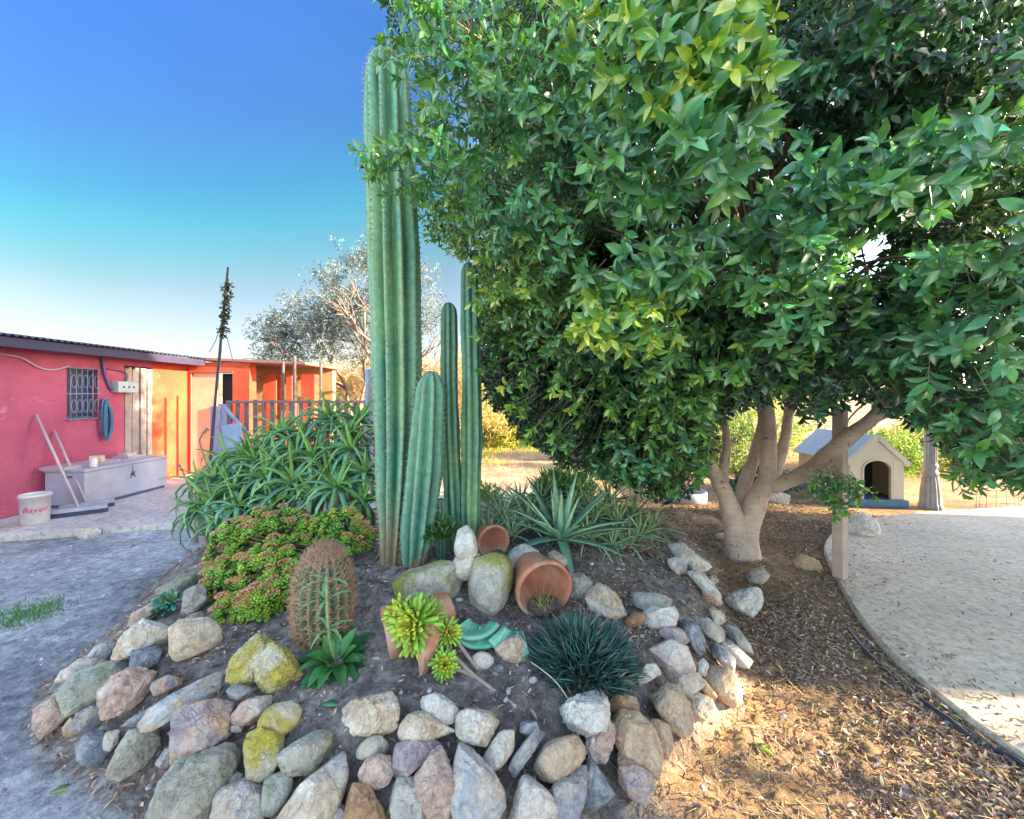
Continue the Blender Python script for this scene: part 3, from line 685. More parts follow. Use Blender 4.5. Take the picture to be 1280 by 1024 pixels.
def aloe_bush():
    org = np.array([-1.85, 3.35, .25]); root = empty('aloe_bush', org, 'large sprawling aloe with curling grey green leaves between the farm building and the tall cactus', 'aloe')
    heads = [(411, 522, 3.5, .46, 26), (353, 541, 3.7, .42, 20), (392, 569, 3.2, .48, 24), (422, 609, 2.75, .46, 24), (266, 598, 3.4, .42, 18), (263, 628, 3.05, .44, 20),
             (307, 568, 3.6, .42, 20), (448, 524, 3.6, .42, 20), (296, 632, 2.95, .36, 18), (331, 594, 3.2, .44, 22), (366, 604, 3.0, .44, 22), (335, 556, 3.9, .42, 20), (440, 560, 3.1, .44, 20),
             (370, 560, 3.5, .44, 22), (300, 600, 3.5, .44, 20), (345, 625, 2.95, .36, 18), (390, 618, 2.9, .4, 18), (455, 590, 2.9, .36, 16), (285, 575, 3.9, .4, 16), (400, 545, 3.9, .44, 20), (248, 600, 3.7, .36, 12), (320, 620, 3.3, .4, 16),
             (280, 650, 2.95, .34, 18), (246, 640, 3.2, .34, 16), (452, 625, 2.8, .36, 18), (335, 640, 2.85, .32, 16), (290, 612, 3.2, .4, 20), (380, 540, 3.6, .42, 20), (320, 575, 3.5, .42, 20), (436, 540, 3.4, .42, 20), (374, 590, 3.4, .44, 20), (425, 580, 3.3, .44, 20), (350, 580, 3.3, .42, 20), (410, 590, 3.05, .42, 18)]
    st = MB()
    for i, (px, py, Y, L, n) in enumerate(heads):
        c = P(px, py, Y); ax = (random.uniform(-.35, .35), random.uniform(-.45, .1), 1)
        if px < 275: ax = (-.45, -.2, 1)
        L = L*Y/3.3
        m = rosette(c, ax, n, L, .034, 100+i, young=(.22, .44, .08), old=(.13, .33, .20), bendr=(1.4, 4.4)); m.build('rosette', AL, origin=org).parent = root
        b = np.array([c[0]*.82-.36+random.uniform(-.1, .1), 3.35+(c[1]-3.3)*.5, .2])
        st.tube(smooth_path([b, (b+c)/2+np.array([0, 0, .05]), c]), [.022, ] , 7, rough=.2)
    o = st.build('stems', WOOD, origin=org); o.parent = root
    for c in root.children: c.location = (0, 0, 0)
aloe_bush()
def dead_stalk(pts, label):
    p3 = [P(*q) for q in pts]; mb = MB(); mb.tube(smooth_path(p3), [.006], 6)
    pp = smooth_path(p3)[-8:]
    for k in range(26):
        q = pp[random.randrange(len(pp))]; mb.tube([q, q+np.array([random.uniform(-.02, .02), random.uniform(-.02, .02), -.02])], [.003, .002], 4)
    o = mb.build('flower_stalk', WOOD, origin=p3[0]); tag(o, label, 'flower stalk', 'dried aloe flower stalks')
dead_stalk([(262, 590, 3.4), (250, 555, 3.35), (252, 545, 3.3), (258, 535, 3.3)], 'dried hooked aloe flower stalk in front of the shed door')
dead_stalk([(245, 625, 3.2), (235, 605, 3.2), (224, 580, 3.15)], 'dried straight aloe flower stalk at the left edge of the aloe')

def agave():
    c = np.array(P(700, 668, 2.85)); root = empty('agave', c, 'agave with broad pointed grey green leaves right behind the terracotta pots', 'agave')
    mb = rosette(c, (0, -.15, 1), 24, .54, .062, 41, young=(.32, .56, .32), old=(.26, .50, .33), bendr=(.05, .7), el=(1.35, .05), fold=.22, thick=.25)
    mb.build('leaves', AL, origin=c).parent = root
    st = MB(); st.tube(smooth_path([c+np.array([0, -.02, -.1]), c+np.array([.02, -.12, -.12]), P(712, 716, 2.62)]), [.025, .014], 8, rough=.3); st.build('stem', WOOD, origin=c).parent = root
    for o in root.children: o.location = (0, 0, 0)
agave()
def clump(label, spots, seed):
    org = np.array(P(*spots[0][:3])); root = empty('aloe_clump', org, label, 'aloe')
    for i, (px, py, Y, L, n, w) in enumerate(spots):
        m = rosette(P(px, py, Y), (random.uniform(-.3, .3), random.uniform(-.3, .1), 1), n, L, w, seed+i, young=(.40, .56, .22), old=(.34, .52, .32), bendr=(.2, 1.8), el=(1.4, .1), fold=.25, thick=.3)
        m.build('rosette', AL, origin=org).parent = root
    for o in root.children: o.location = (0, 0, 0)
clump('clump of narrow leaved aloes left of the agave, beside the slim cacti', [(628, 648, 3.1, .34, 30, .02), (650, 632, 3.4, .34, 30, .02), (612, 668, 2.9, .28, 24, .016), (660, 655, 3.0, .3, 26, .018), (640, 668, 2.85, .24, 22, .014), (620, 630, 3.5, .3, 24, .016), (600, 652, 3.2, .24, 18, .014), (675, 630, 3.5, .36, 24, .02)], 300)
clump('clump of narrow leaved aloes right of the agave, spilling to the leaf litter', [(745, 645, 3.2, .36, 30, .022), (772, 655, 3.15, .36, 30, .022), (800, 668, 3.1, .3, 28, .02), (730, 632, 3.5, .36, 28, .022), (762, 628, 3.6, .36, 28, .02), (790, 645, 3.5, .34, 28, .02), (735, 672, 2.85, .28, 26, .018), (815, 660, 3.3, .26, 20, .018), (765, 680, 2.9, .26, 22, .018), (712, 640, 3.3, .34, 24, .02), (785, 678, 3.0, .24, 20, .018)], 340)
def low_green(label, px, py, Y, rad, n, L, W, cols, cat='plant', name='low_plant', prof=OVAL, up=.5):
    c = P(px, py, Y); rng = np.random.default_rng(int(px)); d = rdir(n, rng); d[:, 2] = np.abs(d[:, 2])
    B = c+d*rad*rng.random((n, 1))**.5; D = d+np.array([0, 0, up])+rdir(n, rng)*.5
    col = np.array(cols[0])+(np.array(cols[1])-np.array(cols[0]))*rng.random((n, 1))
    mb = MB(); leaves(mb, B, D, rdir(n, rng)*.5+np.array([0, -.3, 1]), L*rng.uniform(.6, 1.2, n), W, prof, rng.uniform(0, 1, n), .15, 0, col)
    o = mb.build(name, leafmat('soft_leaf', .25, .45), origin=c); tag(o, label, cat); return o
low_green('dark leafy weeds at the foot of the cacti, behind the white upright stone', 552, 672, 2.5, .11, 420, .05, .016, ((.04, .12, .04), (.10, .24, .06)), up=.8)
low_green('dark green leafy plant under the ficus foliage, behind the agave', 705, 628, 5.5, .45, 1500, .13, .026, ((.03, .10, .03), (.12, .28, .05)), up=.8, prof=BLADE)
low_green('low bright green weeds behind the slim cacti', 606, 628, 3.7, .16, 300, .06, .02, ((.2, .34, .05), (.35, .42, .08)))

def jade_bush():
    c = at(362, 770); cen = P(360, 715, 2.55); org = np.array([cen[0], cen[1], c[2]])
    root = empty('flowering_succulent_bush', org, 'dome of bright green rounded leaves with dried pinkish flower heads around the barrel cactus', 'bush')
    rng = np.random.default_rng(5); lv = MB(); fl = MB(); st = MB()
    blobs = [(P(350, 682, 2.65), (.34, .22, .25), 130), (P(425, 668, 2.65), (.22, .18, .18), 70), (P(300, 698, 2.6), (.19, .2, .26), 70), (P(365, 735, 2.25), (.18, .12, .15), 56), (P(300, 768, 2.18), (.12, .1, .12), 40), (P(345, 715, 2.35), (.2, .15, .18), 60), (P(284, 730, 2.4), (.13, .12, .14), 34), (P(325, 760, 2.12), (.1, .08, .09), 26)]
    for (b, r, n) in blobs:
        d = rdir(n, rng); d[:, 1] = -np.abs(d[:, 1])*.9+.15*rng.random(n); d[:, 2] = np.where(d[:, 2] < -.4, -d[:, 2], d[:, 2]); d = nrm(d)
        for i in range(n):
            tip = b+d[i]*np.array(r)*rng.uniform(.86, 1.04); ax = nrm(d[i]+np.array([0, -.1, .75]))
            isfl = rng.random() < (.26 if (d[i][0] < .1 and d[i][2] > .25 and b[0] < -1.2) else .12)
            st.tube([b+(tip-b)*.35, tip], [.007, .005], 5)
            if isfl:
                m = 55; q = rdir(m, rng); q[:, 2] = np.abs(q[:, 2])*.5
                B = tip+ax*.025+q*.03
                colf = np.array([.66, .32, .19])+rng.random((m, 1))*np.array([.24, .20, .14])
                leaves(fl, B, q+ax*.8, rdir(m, rng), .011, .008, OVAL4, .3, .3, .4, colf)
            k = 13; kk = np.arange(k); ph = kk*2.4+rng.uniform(0, 6); u = nrm(np.cross(ax, [.3, .7, .2])); v = np.cross(ax, u)
            t = (kk+.5)/k; e = 1.15-1.25*t
            rad = np.cos(ph)[:, None]*u+np.sin(ph)[:, None]*v
            D = rad*np.cos(e)[:, None]+ax*np.sin(e)[:, None]; Nn = ax*np.cos(e)[:, None]-rad*np.sin(e)[:, None]
            base = np.array([.24, .54, .07])*rng.uniform(.7, 1.25); col = base*(1-.5*t[:, None])+np.array([.30, .02, -.02])*rng.random()**2*(1-t[:, None])
            leaves(lv, tip-ax*.02*t[:, None]*1.5, D, Nn, .042*(.5+.6*t)*rng.uniform(.8, 1.15), .026*(.6+.5*t), PADDLE, -.35, .12, .5, np.clip(col, .01, 1))
    for m, nme, mt in ((lv, 'foliage', leafmat('succulent_leaf', .1, .35)), (fl, 'flower_heads', leafmat('dry_flower', .15, .9, .1)), (st, 'stems', WOOD)):
        o = m.build(nme, mt, origin=org); o.parent = root; o.location = (0, 0, 0)
jade_bush()
def edge_succulent(px, py, label):
    c = at(px, py)+np.array([0, 0, .03]); mb = MB()
    for k in range(5): rosette(c+np.array([random.uniform(-.05, .05), random.uniform(-.04, .04), random.uniform(0, .05)]), (random.uniform(-.5, .5), -.5, 1), 14, .06, .026, 700+k, young=(.18, .32, .10), old=(.06, .26, .20), bendr=(-.3, 0), el=(1.2, .1), prof=PADDLE, mb=mb)
    o = mb.build('small_succulent', leafmat('succulent_leaf', .1, .35), origin=c); tag(o, label, 'succulent')
edge_succulent(208, 768, 'small teal and green succulent growing between the stones on the left flank')
def weed():
    c = at(420, 832); root = empty('broadleaf_weed', c, 'weed with a tall pale stem and broad dark leaves in front of the barrel cactus', 'weed')
    mb = rosette(c+np.array([0, 0, .02]), (0, -.15, 1), 34, .17, .055, 88, young=(.08, .26, .06), old=(.03, .16, .06), bendr=(.8, 1.9), el=(1.0, .1), fold=.2, thick=0, prof=OVAL)
    mb.build('leaves', leafmat('soft_leaf'), origin=c).parent = root
    top = P(408, 722, c[1]-.1); s = MB(); path = smooth_path([c, (c+top)/2+np.array([.01, -.05, 0]), top]); s.tube(path, [.006], 7, col=(.30, .42, .22)); 
    for f in (.5, .8, .97):
        q = path[int(f*(len(path)-1))]; n = 4; a = np.arange(n)*1.3+f*9
        D = np.stack([np.cos(a), np.sin(a)*.8-.3, np.full(n, .55)], 1); leaves(s, np.tile(q, (n, 1)), D, np.array([0, 0, 1.]), .12, .016, OVAL, 1.3, .2, 0, (.22, .38, .16))
    s.build('stem', leafmat('soft_leaf'), origin=c).parent = root
    for o in root.children: o.location = (0, 0, 0)
weed()
def spiky_tuft():
    b = at(728, 862); cen = P(729, 838, b[1]+.13); cen[2] = b[2]-.01; rng = np.random.default_rng(9); n = 1900
    d = rdir(n, rng); d[:, 2] = np.abs(d[:, 2]); d = nrm(d)
    B = cen+np.concatenate([d[:, :2]*.20*rng.random((n, 1))**.5, np.full((n, 1), 0.0)], 1)+np.array([0, 0, 1])*(.10*rng.random((n, 1)))
    off = (B-cen)[:, :2]; hgt = np.maximum(.14-.9*(off**2).sum(1)*2.6, 0)
    B[:, 2] = cen[2]+hgt*rng.uniform(.1, 1.15, n)
    D = np.concatenate([off*5.5, np.full((n, 1), .75)], 1)+rdir(n, rng)*.33
    col = np.array([.022, .085, .075])+rng.random((n, 1))*np.array([.06, .11, .09]); col[rng.random(n) < .05] = (.3, .24, .16)
    mb = MB(); leaves(mb, B, D, rdir(n, rng)*.3-np.array([0, .3, 0])+np.array([0, 0, .6]), rng.uniform(.075, .13, n), rng.uniform(.006, .0095, n), BLADE, rng.uniform(-.1, .8, n), .2, .6, col)
    o = mb.build('spiky_tuft', AL, origin=cen); tag(o, 'dense cushion of short blue green spikes right of the green shards', 'succulent')
spiky_tuft()
def dry_straws():
    for pts, lb in (([(740, 935), (700, 880), (664, 842)], 'bare straw from the spiky tuft to the white pitted rock'), ([(770, 862), (786, 820), (796, 808)], 'pale bent straw on the right side of the spiky tuft')):
        p = []
        for i, (x, y) in enumerate(pts):
            q = at(x, y); q[2] += (.02, .07, .05)[i]; p.append(q)
        m = MB(); m.tube(smooth_path(p), [.0025], 5); o = m.build('straw', plain('straw_stem', (.6, .5, .36), rough=.8), origin=p[0]); tag(o, lb, 'straw')
dry_straws()

# ---------------------------------------------------------------- pots, shards, aeonium
TC = plain('terracotta', (.50, .20, .11), (.36, .13, .07), .8, 9, 60, .25, dirt=(.50, .34, .26))
TCD = plain('terracotta_dusty', (.46, .20, .12), (.32, .13, .08), .9, 6, 50, .4, dirt=(.42, .32, .25))
GLZ = plain('green_glaze', (.08, .42, .25), (.04, .30, .19), .25, 6, 20, .2, dirt=(.20, .44, .34))
def lay(c, axis, roll=0):
    z = Vector(axis).normalized(); q = z.to_track_quat('Z', 'Y'); M = q.to_matrix().to_4x4()@Matrix.Rotation(roll, 4, 'Z'); M.translation = Vector(c); return M
def pot(label, mouth, Y, r, h, axis, m=TC):
    """pot whose mouth centre is at the given pixel, axis points out of the mouth"""
    c = P(mouth[0], mouth[1], Y); M = lay(c, axis)
    root = empty('terracotta_pot', c, label, 'pot', 'terracotta pots lying in the bed')
    rb = r*.66; lip = h*.17
    prof = [(.001, -h+.012), (rb-.02, -h+.012), (r-.028, -lip), (r-.016, -lip*.5), (r-.012, -.006), (r-.004, 0), (r+.004, -.004), (r+.005, -lip), (r-.012, -lip-.006), (r-.014, -lip-.03), (rb, -h+.01), (rb-.012, -h), (.02, -h), (.001, -h)]
    mb = MB(); mb.lathe(prof, seg=56, M=M)
    V = np.concatenate(mb.V); V += (fbm(V*14, 2, 4)*.002)[:, None]; mb.V = [V]
    o = mb.build('pot_wall', m, origin=c); o.parent = root; o.location = (0, 0, 0)
    # drainage hole plug and soil in the mouth
    s = MB(); n = 24; a = np.linspace(-2.3, -.85, n)
    X = nrm(np.cross(np.array([0, 0, 1.]), np.array(axis))); 
    return root, M
pot('big terracotta pot lying on its side just above the spiky tuft', (682, 739), 2.12, .153, .25, (.30, -.93, -.10))
pot('smaller terracotta pot lying behind the lichen capped stone', (618, 678), 2.50, .100, .18, (.38, -.9, .02), TCD)
for (x, y, Y, r, lb) in ((622, 692, 2.45, .05, 'dark soil spilling from the small terracotta pot'), (680, 757, 2.14, .09, 'litter and soil inside the mouth of the big terracotta pot')):
    c = P(x, y, Y); V, Fc = ico(); W = V*np.array([r, r*.8, r*.35])+nrm(V)*(fbm(V*3+x, 3, 2)*r*.15)[:, None]; mb = MB(); mb.add(W, [Fc])
    o = mb.build('soil_heap', plain('dark_soil', (.14, .10, .08), (.05, .04, .035), .95, 30, 60, .9)); o.location = c; tag(o, lb, 'soil')
def blades(px, py, Y, n, L, col, label, name='grass_tuft', spread=.04, seed=0):
    rng = np.random.default_rng(seed+int(px)); c = P(px, py, Y) if Y else at(px, py); B = c+np.concatenate([rng.normal(0, spread, (n, 2)), np.zeros((n, 1))], 1)
    B[:, 2] = np.minimum(B[:, 2], B[:, 2]) if Y else H(B[:, 0], B[:, 1])
    D = rdir(n, rng)*.7+np.array([0, 0, 1.]); mb = MB()
    leaves(mb, B, D, rdir(n, rng), L*rng.uniform(.5, 1.2, n), .005, BLADE, rng.uniform(.2, 1.6, n), .2, 0, np.array(col)*rng.uniform(.6, 1.3, (n, 1)))
    o = mb.build(name, leafmat('soft_leaf'), origin=c); tag(o, label, 'grass' if label else None); return o
blades(676, 752, 2.12, 40, .10, (.30, .30, .10), 'dry grass blades growing in the mouth of the big pot')
o = blades(36, 770, None, 520, .05, (.10, .26, .05), None, spread=.11, name='grass'); o['kind'] = 'stuff'
def arc_shard(c, r, h, a0, a1, axis, th=.014, taper=.8, m=TC, ragged=.2, seed=1, rim=True, name='pot_shard'):
    n = 34; a = np.linspace(a0, a1, n); k = 14; t = np.linspace(0, 1, k); rng = np.random.default_rng(seed)
    hh = h*(1-ragged*np.abs(fbm(np.stack([a*2.2, a*0, a*0], 1), 3, seed))*2.0)
    V = []
    for side in (0, 1):
        for j in range(k):
            rr_ = r*(1-(1-taper)*t[j])-th*side+(.006 if rim and t[j] < .12 and side == 0 else 0)
            V.append(np.stack([np.cos(a)*rr_, np.sin(a)*rr_, -hh*t[j]], 1))
    V = np.concatenate(V); N1 = n*k
    i = np.arange(k-1)[:, None]*n; j = np.arange(n-1)[None]; q = np.stack([i+j, i+j+1, i+n+j+1, i+n+j], -1).reshape(-1, 4)
    Fs = [q, q[:, ::-1]+N1]
    e = np.arange(n-1); Fs.append(np.stack([e, e+N1, e+1+N1, e+1], 1)); b = (k-1)*n; Fs.append(np.stack([b+e, b+e+1, b+e+1+N1, b+e+N1], 1))
    g = np.arange(k-1)*n; Fs.append(np.stack([g, g+n, g+n+N1, g+N1], 1)); Fs.append(np.stack([g+n-1, g+n-1+N1, g+2*n-1+N1, g+2*n-1], 1))
    M = lay(c, axis); V = V@np.array(M.to_3x3()).T
    mb = MB(); mb.add(V, Fs); o = mb.build(name, m); o.location = c; return o
cb = at(520, 806)
def cpos(px, py, dy=0): 
    q = P(px, py, cb[1]+dy); return q
pot('terracotta pot lying under the yellow green rosettes, mouth to the left', (481, 792), cb[1]-.03, .112, .33, (-.88, -.38, -.18), TC)
# spout shaped shard in front
def tongue():
    c = cpos(530, 812, -.16); pts = [(515, 792), (540, 786), (550, 800), (541, 826), (530, 852), (525, 853), (523, 830)]
    a = np.array([P(x, y, c[1]) for x, y in pts]); n = len(a); cen = a.mean(0); fr = cen+np.array([.0, -.03, .01]); V = np.concatenate([a, a+np.array([0, .03, .012]), [fr], [fr+np.array([0, .028, .01])]])
    e = np.arange(n); e2 = (e+1) % n; Fs = [np.stack([e, e2, np.full(n, 2*n)], 1), np.stack([e2+n, e+n, np.full(n, 2*n+1)], 1), np.stack([e, e+n, e2+n, e2], 1)]
    mb = MB(); mb.add(V, Fs); o = mb.build('pot_shard', TC, origin=c, smooth=False); tag(o, 'pointed terracotta shard standing under the green rosettes', 'pot shard')
    mod = o.modifiers.new('bevel', 'BEVEL'); mod.width = .004; mod.segments = 2; s = o.modifiers.new('sub', 'SUBSURF'); s.levels = 2; s.render_levels = 2
tongue()
o = arc_shard(P(592, 760, 1.96)+np.array([0, 0, .01]), .15, .05, 3.5, 5.6, (.1, -.6, .8), m=GLZ, taper=.72, seed=8, ragged=.1); tag(o, 'curved rim piece of a green glazed bowl below the lichen capped stone', 'pot shard', 'green glazed shards')
o = arc_shard(P(600, 764, 1.90), .16, .12, 3.7, 5.3, (.0, -.95, .4), m=GLZ, taper=.5, seed=9, ragged=.4, rim=False); tag(o, 'flat turquoise glazed shard just in front of the curved green rim', 'pot shard', 'green glazed shards')
o = arc_shard(P(646, 770, 1.88), .17, .13, 3.8, 5.1, (-.05, -.95, .4), m=GLZ, taper=.5, seed=12, ragged=.5, rim=False); tag(o, 'bright green glazed shard between the pale squared stone and the big pot', 'pot shard', 'green glazed shards')
def aeonium():
    c0 = P(520, 800, 1.86); root = empty('aeonium', c0, 'yellow green succulent with leafy rosettes growing over the broken terracotta pot', 'succulent')
    m = leafmat('succulent_leaf', .1, .35)
    for i, (x, y, Y, L, n, w, ax) in enumerate(((516, 779, 1.78, .105, 75, .024, (-.35, -.9, .45)), (500, 768, 1.82, .08, 46, .02, (-.6, -.5, .7)), (537, 771, 1.84, .072, 46, .014, (.2, -.8, .7)), (560, 790, 1.82, .064, 50, .013, (.5, -.7, .5)), (556, 831, 1.72, .060, 52, .013, (.2, -.85, .5)), (531, 757, 1.92, .055, 30, .014, (0, -.4, 1)), (516, 800, 1.78, .08, 30, .015, (-.2, -1, -.3)))):
        q = rosette(P(x, y, Y), ax, n, L, w, 500+i, young=(.60, .60, .06), old=(.26, .52, .07), bendr=(-.3, .35), el=(1.35, -.35), fold=.12, thick=.5, prof=SPOON)
        o = q.build('rosette', m, origin=c0); o.parent = root; o.location = (0, 0, 0)
    st = MB()
    a = at(645, 884)
    for pts in ([P(560, 812, 1.8), P(590, 842, 1.72), a], [P(572, 803, 1.85), P(598, 838, 1.76)], [P(556, 835, 1.73), P(575, 838, 1.74), P(600, 850, 1.7)]):
        st.tube(smooth_path(pts), [.008, ]*1, 7, rough=.3)
    o = st.build('stems', plain('pale_bark', (.42, .34, .28), (.28, .22, .18), .9, 30), origin=c0); o.parent = root; o.location = (0, 0, 0)
aeonium()
# ================================================================ FARM BUILDING
def stucco(name, c, c2, c3):
    m, nt, b, o = newmat(name); v = coords(nt, rand=False)
    n1 = noise(nt, v, 1.2, 6, .6, .3); n2 = noise(nt, v, 6, 8, .7)
    col = ramp(nt, n1, [(.35, c2), (.62, c)]); col = mix(nt, ramp(nt, noise(nt, v, 3.1, 8, .8, 1.2), [(.60, 0), (.70, .75)]), col, c3)
    col = mix(nt, .5, col, ramp(nt, n2, [(.3, .75), (.7, 1.15)]), 'MULTIPLY')
    nt.links.new(col, b.inputs['Base Color']); b.inputs['Roughness'].default_value = .9
    bump(nt, b, mix(nt, .4, n2, noise(nt, v, 45, 5, .8)), .8, .02); return m
RED = stucco('red_render', (.44, .095, .155), (.33, .06, .12), (.58, .30, .33))
ORG = stucco('orange_render', (.56, .095, .035), (.40, .045, .025), (.64, .28, .08))
CRM = stucco('cream_render', (.58, .38, .18), (.44, .28, .13), (.50, .14, .06))
PLK = plain('grey_planks', (.36, .30, .27), (.20, .17, .17), .85, 6, 60, .5)
DRK = plain('dark_inside', (.02, .02, .03), (.015, .015, .02), .9)
IRN = plain('iron', (.07, .08, .14), (.04, .05, .09), .55, 30, metal=.3)
GALV = plain('roof_sheet', (.10, .10, .14), (.05, .05, .08), .7, 8, 50, .2)
GLS = plain('dim_glass', (.05, .08, .14), (.03, .05, .10), .12, 5, bstr=0)
WX = -6.0
B0 = empty('farm_building', (WX, 5.5, 0), 'long low red rendered farm building with a corrugated roof along the left edge', 'building')
def part(mb, name, m, root, smooth=False, bev=.004, parent=None, label=None):
    org = np.array(root.matrix_world.translation) if False else np.array(root.location)
    o = mb.build(name, m, origin=org, smooth=smooth); o.parent = root; o.location = (0, 0, 0)
    if parent is not None: o.parent = parent
    if bev:
        b = o.modifiers.new('bevel', 'BEVEL'); b.width = bev; b.segments = 2; b.limit_method = 'ANGLE'
    if label: o['label'] = label
    return o
# front wall with a window opening: Y 5.386-5.78, z 1.19-1.88 ; doorway Y 6.19-6.67
WH = 2.13; wy0, wy1, wz0, wz1 = 5.39, 5.79, 1.18, 1.88
mb = MB(); T_ = .22
mb.box(WX-T_, WX, 2.6, wy0, -.1, WH); mb.box(WX-T_, WX, wy0, wy1, -.1, wz0); mb.box(WX-T_, WX, wy0, wy1, wz1, WH); mb.box(WX-T_, WX, wy1, 6.19, -.1, WH)
mb.box(WX-T_, WX, 6.19, 6.68, 1.97, WH); mb.box(WX-T_-3.2, WX-T_-3.0, 2.6, 9.6, -.1, 2.5); mb.box(WX-T_-3.0, WX-T_, 2.6, 2.8, -.1, WH)
part(mb, 'wall', RED, B0, bev=0)
mb = MB(); mb.box(WX-T_, WX-.003, 6.68, 7.4, -.1, WH)
# relief cracks are in the material; return wall facing the yard, with the door opening X -5.98 .. -5.25
mb.box(WX-T_, -5.93, 7.4, 7.6, -.1, 2.12); mb.box(-5.93, -5.17, 7.4, 7.6, 1.93, 2.12); mb.box(-5.17, -4.86, 7.4, 7.6, -.1, 2.12)
part(mb, 'wall', ORG, B0, bev=0, label='orange sunlit wall beside the sheet door')
mb = MB(); mb.box(-5.9, -3.9, 8.7, 8.85, -.1, 1.5); mb.box(-5.9, -3.9, 8.7, 8.85, 1.5, 2.2); part(mb, 'porch_wall', CRM, B0, bev=0, label='cream wall under the far porch roof')
for x0, x1 in ((-4.98, -4.72), (-4.52, -4.40), (-4.22, -3.95)):
    mb = MB(); mb.box(x0, x1, 8.0, 8.2, -.1, 1.93); part(mb, 'pillar', ORG, B0)
# roofs
def corrugated(x0, x1, y0, y1, z0, z1, root, dz=.012):
    ys = np.arange(y0, y1, .012); n = len(ys); w = np.sin(ys*2*math.pi/.076)*dz
    V = []
    for x, z in ((x0, z0), (x1, z1)): V.append(np.stack([np.full(n, x), ys, z+w], 1))
    for x, z in ((x0, z0-.006), (x1, z1-.006)): V.append(np.stack([np.full(n, x), ys, z+w], 1))
    i = np.arange(n-1); Fs = [np.stack([i, i+1, n+i+1, n+i], 1), np.stack([2*n+i, 3*n+i, 3*n+i+1, 2*n+i+1], 1), np.stack([i, 2*n+i, 2*n+i+1, i+1], 1), np.stack([n+i, n+i+1, 3*n+i+1, 3*n+i], 1)]
    mb = MB(); mb.add(np.concatenate(V), Fs); return part(mb, 'roof', GALV, root, bev=0)
corrugated(-5.62, -9.6, 2.3, 7.7, 2.19, 2.62, B0)
mb = MB(); mb.box(-5.70, -5.66, 2.35, 7.38, 2.05, 2.165); mb.box(-6.0, -5.70, 2.4, 7.38, 2.131, 2.155); part(mb, 'fascia', plain('fascia_paint', (.035, .028, .07), (.022, .018, .05), .7, 8), B0)
mb = MB(); M = Matrix.Translation((-4.85, 8.1, 2.14))@Matrix.Rotation(R(2.5), 4, 'Y'); mb.box(-1.1, 1.05, -.75, .9, -.02, .03, M); part(mb, 'porch_roof', plain('tile_brown', (.28, .14, .12), (.18, .09, .08), .8, 10), B0)
# window
mb = MB(); mb.box(WX-.12, WX-.10, wy0, wy1, wz0, wz1); win = part(mb, 'window', GLS, B0, bev=0)
mb = MB(); e = .03
mb.box(WX-.1, WX-.05, wy0, wy0+e, wz0, wz1); mb.box(WX-.1, WX-.05, wy1-e, wy1, wz0, wz1); mb.box(WX-.1, WX-.05, wy0+e, wy1-e, wz0, wz0+e); mb.box(WX-.1, WX-.05, wy0+e, wy1-e, wz1-e, wz1)
part(mb, 'frame', plain('window_wood', (.10, .11, .20), rough=.7), B0, parent=win)
mb = MB()
for k in range(6):
    y = wy0+.02+k*(wy1-wy0-.04)/5; mb.tube([(WX+.03, y, wz0-.02), (WX+.03, y, wz1+.02)], [.0055], 8)
for z in (wz0+.0, wz0+.35, wz1+.0): mb.tube([(WX+.03, wy0-.02, z), (WX+.03, wy1+.02, z)], [.008], 8)
for y in (wy0, wy1):
    for z in (wz0, wz1): mb.tube([(WX+.03, y, z), (WX-.01, y, z)], [.007], 6)
# scroll work
for k in range(5):
    y = wy0+.06+k*.075
    for z0 in (wz0+.18, wz0+.52):
        a = np.linspace(0, 2*math.pi*.9, 14); mb.tube(np.stack([np.full(14, WX+.03), y+np.cos(a)*.03, z0+np.sin(a)*.09], 1), [.005], 5)
part(mb, 'grille', plain('grille_paint', (.22, .24, .34), (.12, .14, .22), .5, 20), B0, parent=win, smooth=True, bev=0)
# plank door (boards of different widths)
mb = MB(); y = 6.2; rng = random.Random(4)
while y < 6.66:
    w = rng.choice([.055, .075, .09, .04]); mb.box(WX-.07-rng.uniform(0, .03), WX-.03+rng.uniform(0, .05), y, min(y+w-.006, 6.675), .07, 1.94+rng.uniform(-.04, .02)); y += w
pd = part(mb, 'plank_door', PLK, B0)
mb = MB(); mb.box(WX-.2, WX-.12, 6.19, 6.68, 0, 1.97); part(mb, 'door_back', DRK, B0, parent=pd, bev=0)
# sheet door and dark gap
mb = MB(); mb.box(-5.925, -5.47, 7.42, 7.46, .05, 1.92); sd = part(mb, 'sheet_door', plain('door_sheet', (.62, .46, .30), (.46, .33, .23), .8, 4, 40, .3), B0)
mb = MB(); mb.box(-5.945, -5.925, 7.385, 7.42, .05, 1.95); mb.box(-5.945, -5.15, 7.38, 7.4, 1.925, 1.95); part(mb, 'door_frame', plain('frame_dark', (.2, .13, .12), rough=.7), B0, parent=sd)
mb = MB(); mb.box(-5.47, -5.18, 7.56, 7.58, .02, 1.92); part(mb, 'dark_gap', DRK, B0, parent=sd, bev=0)
mb = MB(); mb.box(-5.40, -5.24, 7.36, 7.395, .05, 1.35); part(mb, 'leaning_board', plain('blue_board', (.09, .17, .30), (.06, .11, .2), .7, 6), B0)
